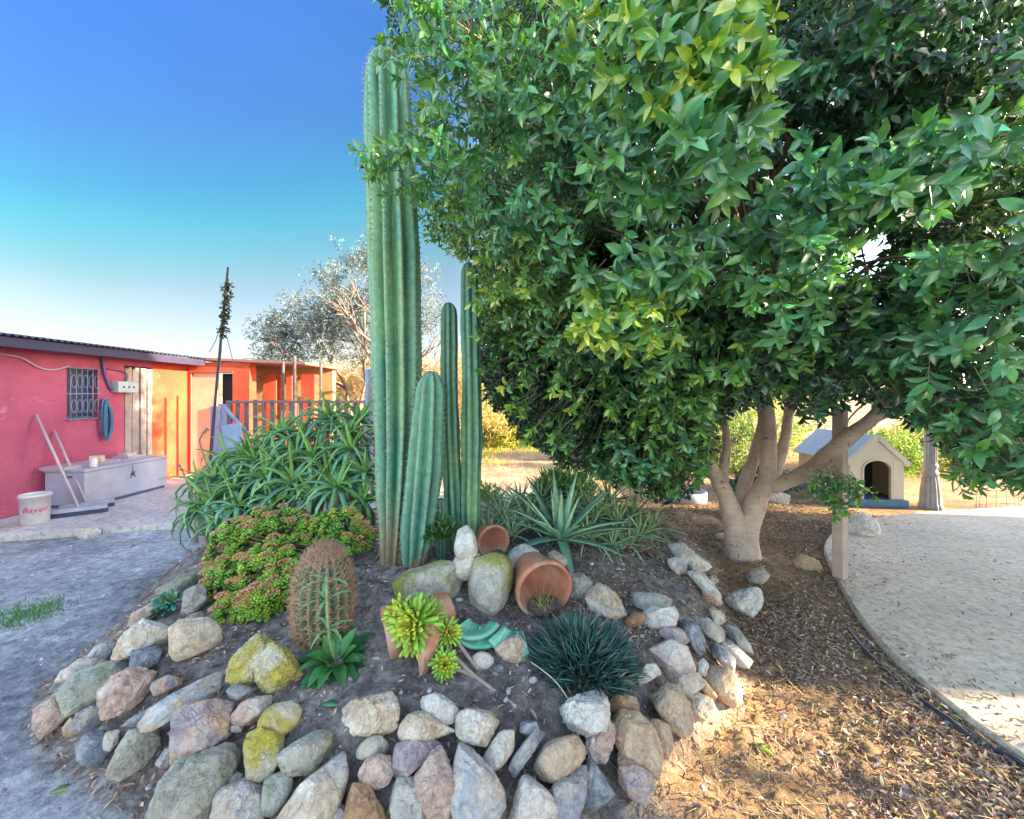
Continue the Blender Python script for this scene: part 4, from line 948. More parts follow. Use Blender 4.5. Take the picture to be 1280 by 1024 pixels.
# junction box, cables
JB = MB(); JB.box(WX, WX+.12, 5.98, 6.30, 1.55, 1.72); jb = part(JB, 'junction_box', plain('box_grey', (.38, .44, .42), (.30, .35, .36), .5, 8), B0, bev=.01)
mb = MB(); 
for y in (6.06, 6.14, 6.22): mb.tube([(WX+.12, y, 1.635), (WX+.128, y, 1.635)], [.015], 12)
part(mb, 'knockout', IRN, B0, parent=jb, bev=0)
mb = MB(); mb.tube(smooth_path([(WX+.03, 5.83, 2.08), (WX+.03, 5.86, 1.85), (WX+.03, 5.95, 1.62), (WX+.04, 6.0, 1.6)]), [.018], 8); mb.tube(smooth_path([(WX+.02, 6.2, 1.72), (WX+.03, 6.18, 1.86), (WX+.02, 5.9, 1.9)]), [.008], 6)
part(mb, 'conduit', plain('conduit', (.10, .09, .20), rough=.5), B0, smooth=True, bev=0)
mb = MB(); mb.tube(smooth_path([(WX+.02, 4.3, 1.97), (WX+.03, 4.8, 1.98), (WX+.03, 5.05, 1.86), (WX+.03, 5.2, 1.84), (WX+.02, 5.4, 1.9)], 10), [.008], 7)
part(mb, 'cable', plain('cable_pale', (.5, .48, .6), rough=.5), B0, smooth=True, bev=0)
# coil of rope
mb = MB()
for k in range(9):
    a = np.linspace(0, 2*math.pi, 28); w = .045+.012*random.random(); hh = .24+.04*random.random(); yc = 5.865+random.uniform(-.02, .02)
    mb.tube(np.stack([WX+.04+.012*k*.5+np.cos(a*2)*.01, yc+np.cos(a)*w, 1.20+np.sin(a)*hh-.01*k], 1), [.012], 7, cap=False)
mb.tube([(WX, 5.865, 1.43), (WX+.1, 5.865, 1.45)], [.006], 6)
o = mb.build('rope_coil', plain('rope_teal', (.06, .16, .26), (.04, .09, .16), .8, 40), origin=(WX+.05, 5.865, 1.2)); tag(o, 'dark blue coil of rope hanging on the red wall under the junction box', 'rope')

# chest
ch = empty('chest', (-5.7, 5.7, .06), 'long pale blue grey chest against the red wall with junk on its lid', 'chest')
CB = plain('chest_paint', (.40, .42, .52), (.32, .35, .46), .6, 3, 30, .15, dirt=(.30, .30, .36)); 
mb = MB(); mb.box(-5.96, -5.45, 5.10, 6.32, .10, .52); part(mb, 'body', CB, ch, bev=.01)
mb = MB(); mb.box(-5.97, -5.44, 5.09, 6.33, .523, .56); part(mb, 'lid', CB, ch, bev=.006)
mb = MB(); mb.box(-5.94, -5.47, 5.13, 6.30, .06, .10); part(mb, 'plinth', plain('plinth', (.10, .11, .18), rough=.8), ch)
mb = MB(); mb.box(-5.447, -5.43, 5.72, 5.76, .36, .40); mb.tube([(-5.44, 5.74, .5), (-5.44, 5.74, .38)], [.004], 6); mb.tube([(-5.438, 5.70, .33), (-5.43, 5.76, .42)], [.005], 5); mb.tube([(-5.438, 5.78, .33), (-5.43, 5.72, .42)], [.005], 5); part(mb, 'latch', IRN, ch, bev=0)
mb = MB(); mb.box(-5.72, -5.6, 5.083, 5.09, .46, .475); part(mb, 'handle', IRN, ch, bev=0)
mb = MB(); mb.box(-5.93, -5.62, 5.02, 5.75, .562, .60); mb.box(-5.90, -5.60, 5.75, 6.25, .562, .575); o = mb.build('board', plain('pinkboard', (.46, .36, .38), (.34, .26, .30), .85, 10), origin=(-5.7, 5.4, .58), smooth=False); tag(o, 'mauve weathered board lying on the chest lid', 'board')
mb = MB(); mb.lathe([(.001, 0), (.035, 0), (.04, .01), (.04, .085), (.03, .10), (.03, .12), (.001, .122)], (0, 0, 0), 20); o = mb.build('jar', plain('jar_white', (.66, .62, .58), (.5, .46, .44), .4, 10)); o.location = (-5.52, 5.28, .562); tag(o, 'small white jar standing at the near corner of the chest lid', 'jar')
mb = MB(); M = Matrix.Translation((-5.62, 5.42, .66))@Matrix.Rotation(.4, 4, 'Z'); mb.box(-.06, .06, -.05, .05, -.05, .03, M); o = mb.build('carton', plain('carton_tan', (.66, .54, .34), rough=.8), smooth=False); tag(o, 'small tan carton on the boards of the chest lid', 'carton')
mb = MB(); mb.box(-5.9, -5.66, 5.9, 6.18, .577, .60); mb.box(-5.86, -5.72, 5.95, 6.1, .602, .64); o = mb.build('papers', plain('paper_grey', (.5, .46, .5), rough=.9), smooth=False); tag(o, 'pale stack of rags at the far end of the chest lid', 'rags')
# bucket with red lettering
b = empty('bucket', (-5.40, 4.53, .06), 'white plastic bucket with red lettering at the left edge', 'bucket')
mb = MB(); mb.lathe([(.001, .0), (.105, .0), (.110, .01), (.124, .30), (.131, .302), (.131, .322), (.125, .335), (.120, .335), (.117, .315), (.103, .02), (.001, .02)], (0, 0, 0), 40); o = mb.build('shell', plain('bucket_white', (.60, .56, .56), (.48, .45, .48), .5, 5, 30, .1, dirt=(.40, .38, .38)), b)
def text_on_cylinder(s, size, r, z, a0, m, parent, origin):
    cu = bpy.data.curves.new('lettering', 'FONT'); cu.body = s; cu.size = size; cu.align_x = 'CENTER'; cu.extrude = .001; cu.resolution_u = 3; cu.shear = .3
    to = bpy.data.objects.new('lettering_tmp', cu); COL.objects.link(to); dg = bpy.context.evaluated_depsgraph_get(); me = bpy.data.meshes.new_from_object(to.evaluated_get(dg)); bpy.data.objects.remove(to)
    bm = bmesh.new(); bm.from_mesh(me)
    bmesh.ops.subdivide_edges(bm, edges=[e for e in bm.edges if e.calc_length() > .02], cuts=2)
    bm.to_mesh(me); bm.free()
    for v in me.vertices:
        a = a0+v.co.x/r; rr_ = r+.003+v.co.z; zz = z+v.co.y; rr_ += (zz-.17)*.075
        v.co = (math.cos(a)*rr_, math.sin(a)*rr_, zz)
    me.materials.clear(); me.materials.append(m); o = bpy.data.objects.new('lettering', me); COL.objects.link(o); o.parent = parent; return o
text_on_cylinder('Bayer', .088, .1175, .14, R(-43), plain('bucket_red', (.55, .05, .16), rough=.6), b, None)
# brooms
def broom(label, foot, top, head):
    f = np.array(foot); t = np.array(top); root = empty('broom', f, label, 'broom', 'brooms leaning on the red wall')
    mb = MB(); mb.tube([f+(t-f)*.02, t], [.014], 10); o = mb.build('handle', plain('broom_wood', (.46, .38, .40), (.34, .28, .32), .7, 8), origin=f); o.parent = root; o.location = (0, 0, 0)
    d = nrm(np.array(head)); n_ = np.cross(d, [0, 0, 1.]); mb = MB()
    M = Matrix(((d[0], n_[0], 0, 0), (d[1], n_[1], 0, 0), (0, 0, 1, 0), (0, 0, 0, 1))); 
    mb.box(-.24, .24, -.035, .035, -.01, .035, M); o = mb.build('head', plain('broom_head', (.34, .36, .46), rough=.7), root, smooth=False)
    mb = MB(); 
    for k in range(60):
        x = -.235+k*.008
        for y in (-.025, 0, .025): mb.box(x, x+.005, y-.004, y+.004, -.06, -.012, M)
    mb.build('bristles', plain('bristle', (.06, .08, .16), rough=.8), root, smooth=False)
broom('push broom whose wide head lies in front of the chest', (-5.22, 4.83, .125), (-5.97, 5.02, 1.26), (.72, .55, 0))
broom('shorter broom handle leaning between the push broom and the chest', (-5.35, 5.04, .125), (-5.97, 5.22, 1.04), (.6, .8, 0))
rock([(80,674),(98,663),(124,660),(142,664),(128,671),(104,676)], 'bluewhite', 'flat pale slab lying over the kerb of the pavement', depth=4.28, thick=.5, power=10, rough=.3, name='stone_slab')

# ================================================================ FENCE, POLE, POSTS
def fence():
    Y0 = 6.05; z1 = 1.43; root = empty('picket_fence', ((285-CX)/F*Y0, Y0, 0), 'weathered picket fence with a thin top rail behind the aloe', 'fence')
    pm = plain('picket', (.26, .18, .16), (.14, .10, .10), .85, 10, 60, .4); k = 0; x = (284-CX)/F*Y0
    while x < (474-CX)/F*Y0:
        mb = MB(); w = .062+random.uniform(-.008, .008); tl = random.uniform(-.012, .012); h = z1+random.uniform(-.03, .02)
        M = Matrix.Translation((x, Y0+.03, 0))@Matrix.Rotation(tl, 4, 'Y'); mb.box(-w/2, w/2, -.01, .01, .0, h, M); part(mb, 'picket', pm, root, bev=.003); x += .142+random.uniform(-.01, .01)
    for z in (z1-.02, .45):
        mb = MB(); mb.box((283-CX)/F*Y0, (476-CX)/F*Y0, Y0-.02, Y0+.018, z-.02, z+.02); part(mb, 'rail', plain('rail_wood', (.24, .17, .17), rough=.85), root)
fence()
def stick(label, pts, r, m, name='post', cat='post', group=None, rough=.15):
    p = [P(*q) if len(q) == 3 else q for q in pts]; mb = MB(); mb.tube(smooth_path(p, 6), r, 9, rough=rough); o = mb.build(name, m, origin=p[0]); return tag(o, label, cat, group)
GP = plain('grey_post', (.13, .10, .10), (.07, .06, .06), .85, 12)
g_ = 'thin fence posts behind the pickets'
stick('thin dark post, leftmost of the three behind the picket fence', [(354, 560, 6.9), (354, 452, 6.9)], [.025, .022], GP, group=g_)
stick('thin dark post, middle one, tallest of the three behind the picket fence', [(369, 560, 6.6), (368, 445, 6.6)], [.03, .026], GP, group=g_)
stick('thin dark post, rightmost of the three behind the picket fence', [(401, 560, 6.8), (401, 452, 6.8)], [.028, .022], GP, group=g_)
stick('blue grey weathered post just left of the tallest cactus', [(461, 600, 4.6), (461, 462, 4.6)], [.045, .042], plain('blue_post', (.36, .42, .52), (.22, .27, .36), .85, 14))
stick('slanting grey brace across the left end of the picket fence', [(281, 510, 5.8), (312, 545, 5.8)], [.03], plain('brace', (.24, .28, .44), rough=.8), name='brace', cat='brace')
stick('red brown thin rod standing in the picket fence', [(330, 545, 5.9), (329, 494, 5.9)], [.012], plain('rust', (.36, .10, .08), rough=.8), name='rod', cat='rod')
mb = MB(); M = Matrix.Translation(P(291, 545, 5.7))@Matrix.Rotation(R(-8), 4, 'Y'); mb.box(-.13, .13, -.015, .015, -.55, .17, M); o = mb.build('blue_panel', plain('panel_blue', (.30, .40, .56), (.22, .30, .46), .7, 5), smooth=False); tag(o, 'pale blue panel leaning at the left end of the picket fence', 'panel')
mb = MB(); M = Matrix.Translation(P(270, 560, 5.75)); mb.box(-.05, .05, -.04, .04, -.7, .6, M); o = mb.build('gate_post', plain('gatepost', (.30, .30, .46), (.22, .22, .36), .8, 8), smooth=False); tag(o, 'bluish gate post in front of the sheet door', 'post')
def pole():
    Y = 4.9; b = P(257, 600, Y); b[2] = 0; root = empty('pole', b, 'tall thin leaning pole with a dried vine tied near its top', 'pole')
    t = P(285, 334, Y); mb = MB(); mb.tube(smooth_path([b, (b+t)/2+np.array([-.01, 0, 0]), t]), [.02, .012], 8, rough=.1); mb.build('shaft', plain('pole_dark', (.07, .045, .05), rough=.8), origin=b).parent = root
    v = MB(); rng = np.random.default_rng(2); n = 190; s = rng.random(n); q = P(283, 352, Y)+(P(276, 420, Y)-P(283, 352, Y))*s[:, None]
    w = .012+.045*np.abs(np.sin(s*9))**2*(1-s*.7); d = rdir(n, rng); B = q+d*np.stack([w, w, w], 1)+np.array([.02, 0, 0])
    leaves(v, B, rdir(n, rng)-np.array([0, 0, .6]), rdir(n, rng), .06, .03, OVAL4, 1., .2, 0, np.array([.035, .045, .025])+rng.random((n, 1))*np.array([.05, .05, .03])); v.build('dried_vine', leafmat('soft_leaf'), origin=b).parent = root
    w_ = MB(); 
    for a, c in (((276, 405), (262, 440)), ((277, 398), (292, 455)), ((278, 410), (272, 480))): w_.tube(smooth_path([P(*a, Y), (P(*a, Y)+P(*c, Y))/2+np.array([.01, 0, -.02]), P(*c, Y)]), [.005], 5)
    w_.build('strings', plain('string', (.16, .22, .26), rough=.8), origin=b).parent = root
    for c in root.children: c.location = (0, 0, 0)
pole()

# ================================================================ RIGHT SIDE THINGS
def post_r():
    x, y = G(1050, 722, .05); root = empty('wooden_post', (x, y, .05), 'square pale wooden post with a flat cap at the patio edge, holding the long limb', 'post')
    pm = plain('post_wood', (.50, .40, .33), (.36, .28, .24), .8, 7, 70, .4)
    mb = MB(); M = Matrix.Translation((x, y, 0))@Matrix.Rotation(R(25), 4, 'Z'); mb.box(-.039, .039, -.039, .039, .05, 1.40, M); part(mb, 'shaft', pm, root, bev=.006)
    mb = MB(); mb.box(-.052, .052, -.052, .052, 1.40, 1.43, M); part(mb, 'cap', pm, root, bev=.004)
post_r()
def doghouse():
    x, y = G(1096, 633, .0); rz = R(-6)
    root = empty('dog_house', (x, y, 0), 'cream plastic dog house with arched doorway and pale blue roof behind the ficus', 'dog house')
    root.rotation_euler = (0, 0, rz); w = .34; d = 1.15; e = .60; pk = .93
    cm = plain('doghouse_cream', (.66, .58, .44), (.58, .50, .38), .5, 3, 12, .1); bl = plain('doghouse_blue', (.40, .44, .46), (.30, .35, .38), .45, 4, 10, .1); base = plain('doghouse_base', (.10, .20, .34), rough=.6)
    def P_(mb, name, m, **k):
        o = mb.build(name, m, root, smooth=False); b = o.modifiers.new('b', 'BEVEL'); b.width = k.get('bev', .006); b.segments = 2; b.limit_method = 'ANGLE'; return o
    # front wall with arched opening: build as strips around the arch
    dw = .17; dh = .62; zb = .10; n = 14
    a = np.linspace(math.pi, 0, n); arc = [(-dw, zb)]+[(math.cos(t)*dw, dh-.13+math.sin(t)*.13) for t in a]+[(dw, zb)]
    outer = [(-w, zb), (-w, e)]+[(-w+(i/6)*w, e+(pk-e)*(i/6)) for i in range(1, 7)]+[((i/6)*w, pk-(pk-e)*(i/6)) for i in range(1, 7)]+[(w, zb)]
    outer = np.array(outer, float); k = len(arc)
    L = np.concatenate([[0], np.cumsum(np.hypot(*np.diff(outer, axis=0).T))]); tt = np.linspace(0, L[-1], k); ou = np.stack([np.interp(tt, L, outer[:, 0]), np.interp(tt, L, outer[:, 1])], 1)
    # keep the peak in the list
    ou[np.argmin(np.abs(ou[:, 0]))] = (0, pk)
    V = []
    for yy in (0, .035):
        V += [(p[0], yy, p[1]) for p in arc]+[(p[0], yy, p[1]) for p in ou]
    i = np.arange(k-1); S = 2*k; Fs = [np.stack([i, i+1, k+i+1, k+i], 1), np.stack([S+i+1, S+i, S+k+i, S+k+i+1], 1), np.stack([i+1, i, S+i, S+i+1], 1), np.stack([k+i, k+i+1, S+k+i+1, S+k+i], 1)]
    mb = MB(); mb.add(V, Fs); P_(mb, 'front_wall', cm)
    # raised rim round the doorway and siding grooves
    mb = MB(); rim = [np.array([x_*1.06, -.008, z_+(.012 if 0 < j < k-1 else 0)]) for j, (x_, z_) in enumerate(arc)]; mb.tube(rim, [.014], 6); P_(mb, 'doorway_rim', cm, bev=.001)
    for s in (-1, 1):
        mb = MB(); a0, a1 = min(s*.205, s*(w-.01)), max(s*.205, s*(w-.01)); mb.box(a0, a1, -.002, .001, .175, .60)
        for z in np.arange(.18, .60, .075): mb.box(a0+.001, a1-.001, -.005, -.0015, z, z+.06)
        P_(mb, 'siding', cm, bev=.0015)
    mb = MB(); mb.box(-w, -w+.03, .036, d, zb, e); mb.box(w-.03, w, .036, d, zb, e); mb.box(-w+.031, w-.031, d-.03, d, zb, e); P_(mb, 'side_wall', plain('doghouse_tan', (.44, .32, .22), rough=.6))
    mb = MB(); mb.box(-w+.03, w-.03, .5, .52, zb, e); P_(mb, 'dark_sheet', DRK)  # near-black sheet across the inside, behind the doorway
    mb = MB(); 
    for s in (-1, 1):
        ln = math.hypot(w+.05, pk-e+.04); an = math.atan2(pk-e, w)
        M = Matrix.Translation((0, 0, pk+.012))@Matrix.Rotation(s*an, 4, 'Y'); x0, x1 = (0, ln) if s > 0 else (-ln, 0); mb.box(x0, x1, .02, d+.05, -.004, .03, M)
    P_(mb, 'roof', bl)
    mb = MB()
    for s in (-1, 1):
        M = Matrix.Translation((0, 0, pk+.012))@Matrix.Rotation(s*an, 4, 'Y'); x0, x1 = (0, ln) if s > 0 else (-ln, 0); mb.box(x0, x1, -.035, .018, -.03, .034, M)
    P_(mb, 'gable_trim', cm)
    mb = MB(); mb.box(-w-.02, w+.02, -.05, d+.02, 0.0, .098); P_(mb, 'base', base)
doghouse()
def lamp():
    x, y = G(1163, 636, .0); root = empty('lamp_post', (x, y, 0), 'grey fluted lamp post with a flared base at the far edge of the patio', 'lamp post')
    gm = plain('lamp_paint', (.30, .27, .27), (.17, .16, .18), .55, 10, 30, .2)
    def flut(prof, n=14, a=.06):
        mb = MB(); seg = 84; th = np.arange(seg)/seg*2*math.pi; V = []
        for r, z in prof: rr_ = r*(1+a*np.cos(n*th)); V.append(np.stack([np.cos(th)*rr_, np.sin(th)*rr_, np.full(seg, z)], 1))
        k = len(prof); i = np.arange(k-1)[:, None]*seg; j = np.arange(seg)[None]; jj = (j+1) % seg; mb.add(np.concatenate(V), [np.stack([i+j, i+jj, i+seg+jj, i+seg+j], -1).reshape(-1, 4)]); return mb
    flut([(.118, .0), (.115, .06), (.105, .07), (.099, .2), (.082, .38), (.070, .44)]).build('flared_base', gm, root)
    mb = MB(); mb.lathe([(.076, .43), (.09, .45), (.09, .48), (.072, .50), (.068, .54), (.08, .56), (.076, .59), (.062, .61)], seg=40); mb.build('collar', gm, root)
    flut([(.063, .60), (.060, .9), (.054, 1.6), (.048, 2.4), (.044, 2.7)], 12, .07).build('shaft', gm, root)
    mb = MB(); mb.lathe([(.04, 2.7), (.10, 2.75), (.12, 2.8), (.06, 2.82), (.001, 2.83)], seg=24); mb.lathe([(.16, 3.2), (.13, 3.28), (.05, 3.36), (.02, 3.44), (.001, 3.46)], seg=6)
    for k in range(6): a = k*math.pi/3; mb.tube([(math.cos(a)*.09, math.sin(a)*.09, 2.8), (math.cos(a)*.155, math.sin(a)*.155, 3.2)], [.008], 6)
    l = mb.build('lantern', gm, root, smooth=False); mb = MB(); mb.lathe([(.082, 2.81), (.148, 3.195)], seg=6); mb.build('glass', plain('lamp_glass', (.7, .7, .66), rough=.3), l, smooth=False)
lamp()
def ring():
    x, y = G(868, 632, .0); mb = MB(); mb.lathe([(.27, 0), (.28, .0), (.285, .13), (.275, .155), (.255, .155), (.25, .1), (.25, 0)], (0, 0, 0), 48); o = mb.build('planter_ring', plain('ring_grey', (.52, .48, .52), (.4, .37, .42), .85, 8, 40, .5)); o.location = (x, y+.28, -.01); tag(o, 'low pale grey round planter behind the ficus trunk on its left', 'planter')
ring()
def hose():
    pts = [(1064, 792), (1080, 812), (1110, 842), (1150, 878), (1190, 908), (1222, 930), (1250, 945), (1275, 962), (1310, 985)]
    p = []
    for i, (x, y) in enumerate(pts):
        q = G(x-3, y, 0); p.append((q[0], q[1], float(H(*q))+.014+.008*math.sin(i*2)))
    mb = MB(); mb.tube(smooth_path(p, 8), [.0095], 10); o = mb.build('hose', plain('hose_black', (.035, .045, .075), (.02, .03, .05), .45, 20), origin=p[0]); tag(o, 'black irrigation hose running along the patio edge', 'hose')
hose()
def mesh_fence():
    mb = MB(); Y = 5.3
    for k in range(16): x = 6.15+k*.09; mb.tube([(x, Y+.05*math.sin(k), 0), (x+.02, Y, .78)], [.0035], 4)
    for z in np.arange(.06, .8, .09): mb.tube([(6.12, Y, z), (7.5, Y+.05, z+.03)], [.0035], 4)
    o = mb.build('wire_mesh', plain('wire', (.5, .48, .46), rough=.5, metal=.5), origin=(6.5, Y, 0)); tag(o, 'loose wire mesh panel on the ground at the right edge', 'wire mesh')
mesh_fence()

# ================================================================ GROUND SCATTER
def scatter_litter():
    rng = np.random.default_rng(12); mb = MB(); n = 105000
    x = rng.uniform(-2.6, 4.5, n*3); y = .75+rng.random(n*3)**1.5*4.9; d = inside_dist(x, y)
    patio = np.array(pp); dp = inside_dist(x, y, patio)
    dens = np.where(d < 0, np.where(x > 0.1, .95, 0), np.where(x > .2, .6, .13)); dens = np.where(dp > -.01, np.where(dp < .3, .04, .007), dens)
    cl = fbm(np.stack([x*2.2, y*2.2, x*0], 1), 3, 8); dens = dens*np.clip(.65+cl*.9, .12, 1.3)
    bare = sstep(1.05, .5, np.hypot((x-.78)/.75, (y-1.45)/.85)); dens *= (1-.95*bare)
    k = rng.random(n*3) < dens; x, y, dp = x[k], y[k], dp[k]; m = len(x)
    z = np.where(dp > 0, .054, H(x, y)+.006); B = np.stack([x, y, z+rng.random(m)*.01], 1)
    a = rng.uniform(0, 6.283, m); D = np.stack([np.cos(a), np.sin(a), rng.normal(0, .22, m)], 1); N = np.array([0, 0, 1.])+rdir(m, rng)*.55
    pal = np.array([(.40, .25, .19), (.27, .17, .15), (.54, .40, .29), (.16, .11, .11), (.68, .55, .40), (.42, .33, .31), (.54, .50, .12), (.30, .45, .10)]); ci = rng.choice(8, m, p=[.25, .22, .16, .15, .09, .105, .013, .012])
    col = pal[ci]*rng.uniform(.7, 1.3, (m, 1))
    leaves(mb, B, D, N, rng.uniform(.012, .046, m), rng.uniform(.005, .014, m), OVAL4, rng.uniform(-1.2, 2.6, m), .5, 0, col)
    # thin twigs and straw
    n2 = 16000; x = rng.uniform(-.2, 3.6, n2); y = rng.uniform(.8, 4.5, n2); k = (inside_dist(x, y, patio) < -.02) & ((inside_dist(x, y) < 0) | (rng.random(n2) < .3)); x, y = x[k], y[k]; m = len(x)
    a = rng.uniform(0, 6.283, m); D = np.stack([np.cos(a), np.sin(a), rng.normal(0, .15, m)], 1)
    leaves(mb, np.stack([x, y, H(x, y)+.012], 1), D, np.array([0, 0, 1.])+rdir(m, rng)*.4, rng.uniform(.03, .11, m), .0028, BLADE, rng.uniform(-1, 1, m), .3, .5, np.array([.50, .40, .27])*rng.uniform(.5, 1.3, (m, 1)))
    o = mb.build('leaf_litter', leafmat('dry_leaf', .12, .75, .2)); tag(o, kind='stuff')
scatter_litter()
def scatter_gravel():
    rng = np.random.default_rng(3); n = 9000; x = rng.uniform(-4.6, 2.0, n); y = .8+rng.random(n)**1.4*4.2; d = inside_dist(x, y)
    k = (rng.random(n) < np.where(d > 0, .9, np.where(x < 0, .55, .3))) & (inside_dist(x, y, np.array(pp)) < 0) & ~((y > 4.1) & (x < -3.3)); x, y = x[k], y[k]; m = len(x)
    bm = bmesh.new(); bmesh.ops.create_icosphere(bm, subdivisions=2, radius=1); V = np.array([v.co[:] for v in bm.verts]); Fc = np.array([[v.index for v in f.verts] for f in bm.faces]); bm.free()
    s = .0030+.011*rng.random(m)**5; s = s*(1+.0*x); nv = len(V)
    W = V[None]*(s[:, None, None]*rng.uniform(.6, 1.5, (m, 1, 3)))*np.array([1, 1, .7]); W = W*(1+.45*vnoise(W/s[:, None, None]*.9+rng.random((m, 1, 3))*50, 2))[..., None]
    W = W+np.stack([x, y, H(x, y)+s*.4], 1)[:, None]
    Fs = (np.arange(m)[:, None, None]*nv+Fc[None]).reshape(-1, 3); c = np.array([.36, .34, .35])*rng.uniform(.5, 1.6, (m, 1)); c = np.repeat(c, nv, 0)
    mb = MB(); mb.add(W.reshape(-1, 3), [Fs], c); o = mb.build('gravel', leafmat('pebble', 0, .9, .2), smooth=False); tag(o, kind='stuff')
scatter_gravel()
def fallen(px, py, ang, col, label, L=.085, W=.028):
    q = at(px, py)+np.array([0, 0, .016]); mb = MB(); D = np.array([[math.cos(ang), math.sin(ang), .1]])
    leaves(mb, q[None]-D*L/2, D, np.array([0, -.2, 1.]), L, W, [(0, .05), (.15, .5), (.35, .95), (.55, 1), (.8, .6), (1, .02)], .6, .2, .1, col)
    o = mb.build('fallen_leaf', leafmat('ficus_leaf', .22, .3, .6, 1., .5), origin=q); tag(o, label, 'leaf', 'fresh leaves fallen on the ground')
fallen(80, 990, .5, (.26, .40, .10), 'pale green fallen leaf on the trodden earth at the lower left')
fallen(415, 884, .1, (.08, .34, .16), 'green fallen leaf just left of the cream pitted rock')
fallen(950, 938, 2.3, (.20, .34, .05), 'long yellowish green fallen leaf on the sunny ground right of the border', .12)
fallen(618, 898, 1.4, (.34, .50, .06), 'light green fallen leaf behind the rock with the dark cavity', .05)
fallen(1130, 1010, -.6, (.50, .42, .10), 'yellow fallen leaf at the lower right of the litter', .1)
fallen(1140, 996, -.1, (.36, .32, .42), 'greyish mauve fallen leaf next to the yellow one at the lower right', .11)

# ================================================================ BACKGROUND
def bush(name, label, c, r, n, L, W, cols, group=None, trunk=False, cat='shrub', mat='bg_leaf', rag=.5, seed=0):
    rng = np.random.default_rng(int(abs(c[0]*100))+seed); d = rdir(n, rng); rr_ = (.45+.55*rng.random(n)**.5)
    q = d*rr_[:, None]; wob = 1+rag*fbm(d*2.4+c[0], 3, 5)
    B = np.array(c)+q*np.array(r)*wob[:, None]; B = B[B[:, 2] > 0.02]; n = len(B); d = d[:n]
    cl = fbm(B*(1.6/max(r)*1.5)+3, 3, 7)[:, None]
    col = np.array(cols[0])+(np.array(cols[1])-np.array(cols[0]))*np.clip(.5+cl+rng.normal(0, .25, (n, 1)), 0, 1)
    mb = MB(); leaves(mb, B, rdir(n, rng)+np.array([0, 0, .3]), rdir(n, rng)*.6+np.array([0, -.2, 1]), L*rng.uniform(.6, 1.3, n), W, OVAL4, .5, .2, 0, col)
    root = empty(name, (c[0], c[1], 0), label, cat, group); o = mb.build('foliage', leafmat(mat, .3, .55), origin=(c[0], c[1], 0)); o.parent = root; o.location = (0, 0, 0)
    st = MB()
    for k in range(7):
        a = k*.9; st.tube(smooth_path([(0, 0, -.05), (math.cos(a)*r[0]*.2, math.sin(a)*r[1]*.2, c[2]*.6), (math.cos(a)*r[0]*.5, math.sin(a)*r[1]*.5, c[2]+r[2]*.3)]), [.03, ], 6, rough=.2)
    st.build('stems', WOOD, root); return root
YG = ((.16, .20, .03), (.50, .46, .09)); GG = ((.08, .16, .04), (.26, .36, .08))
hg = 'shrubs of the far hedge'
bush('shrub', 'sunlit yellow green shrub seen between the slim cactus and the ficus', (0.0, 12.0, .75), (1.6, 1.0, .95), 9000, .13, .04, YG, hg)
bush('shrub', 'yellow shrub low behind the trailing ficus foliage', (2.3, 13, .65), (1.6, 1.0, .9), 7000, .13, .04, YG, hg)
bush('shrub', 'green shrub directly right of the dog house', (6.9, 7.5, .42), (.8, .6, .52), 5200, .07, .026, ((.10, .20, .04), (.34, .42, .08)), hg)
bush('shrub', 'yellowish shrub behind the lamp post', (8.4, 8.0, .5), (.85, .7, .55), 4500, .08, .026, YG, hg)
bush('shrub', 'green shrub between the ficus trunk and the dog house', (4.2, 8.2, .5), (.9, .6, .7), 5200, .08, .03, GG, hg)
bush('shrub', 'dry yellow shrub at the right edge behind the wire mesh', (9.9, 8.2, .5), (1.0, .7, .55), 4500, .09, .02, ((.26, .20, .08), (.56, .46, .18)), hg)
bush('shrub', 'tall yellow green shrub behind the dog house roof', (6.0, 9.6, .9), (1.3, .8, 1.0), 6500, .09, .03, ((.12, .22, .04), (.42, .46, .09)), hg)
bush('shrub', 'high sunlit yellow shrub farthest away between the cacti and the ficus', (-.4, 15.5, 1.3), (2.2, 1.0, 1.5), 8000, .15, .05, YG, hg)
bush('shrub', 'dark low shrub beneath the long limb', (3.75, 6.1, .16), (.5, .35, .24), 2600, .06, .03, ((.03, .09, .04), (.08, .2, .06)), hg)
bush('shrub', 'pale green shrub seen through the fork of the ficus trunk', (3.4, 9.5, .7), (1.1, .7, .9), 5200, .1, .03, ((.14, .26, .05), (.4, .46, .1)), hg)
def wall_bg():
    m = stucco('cream_wall', (.62, .52, .36), (.48, .40, .28), (.40, .30, .20)); mb = MB(); mb.box(1.8, 16, 14.5, 14.75, -.1, 2.3); mb.box(1.75, 16.05, 14.45, 14.8, 2.3, 2.38)
    o = mb.build('garden_wall', m, smooth=False, origin=(8, 14.5, 0)); tag(o, 'cream garden wall far behind the ficus', 'wall')
wall_bg()
def tufts():
    rng = np.random.default_rng(6); n = 9000; x = rng.uniform(-2.5, 5, n); y = rng.uniform(7.5, 14, n); k = fbm(np.stack([x*.9, y*.9, x*0], 1), 3, 2) > .0; x, y = x[k], y[k]; m = len(x)
    mb = MB(); leaves(mb, np.stack([x, y, H(x, y)], 1), rdir(m, rng)*.5+np.array([0, 0, 1.]), rdir(m, rng), rng.uniform(.05, .16, m), .014, BLADE, .6, .2, 0, np.array([.46, .46, .10])*rng.uniform(.5, 1.3, (m, 1)))
    o = mb.build('grass', leafmat('bg_leaf')); tag(o, kind='stuff')
tufts()
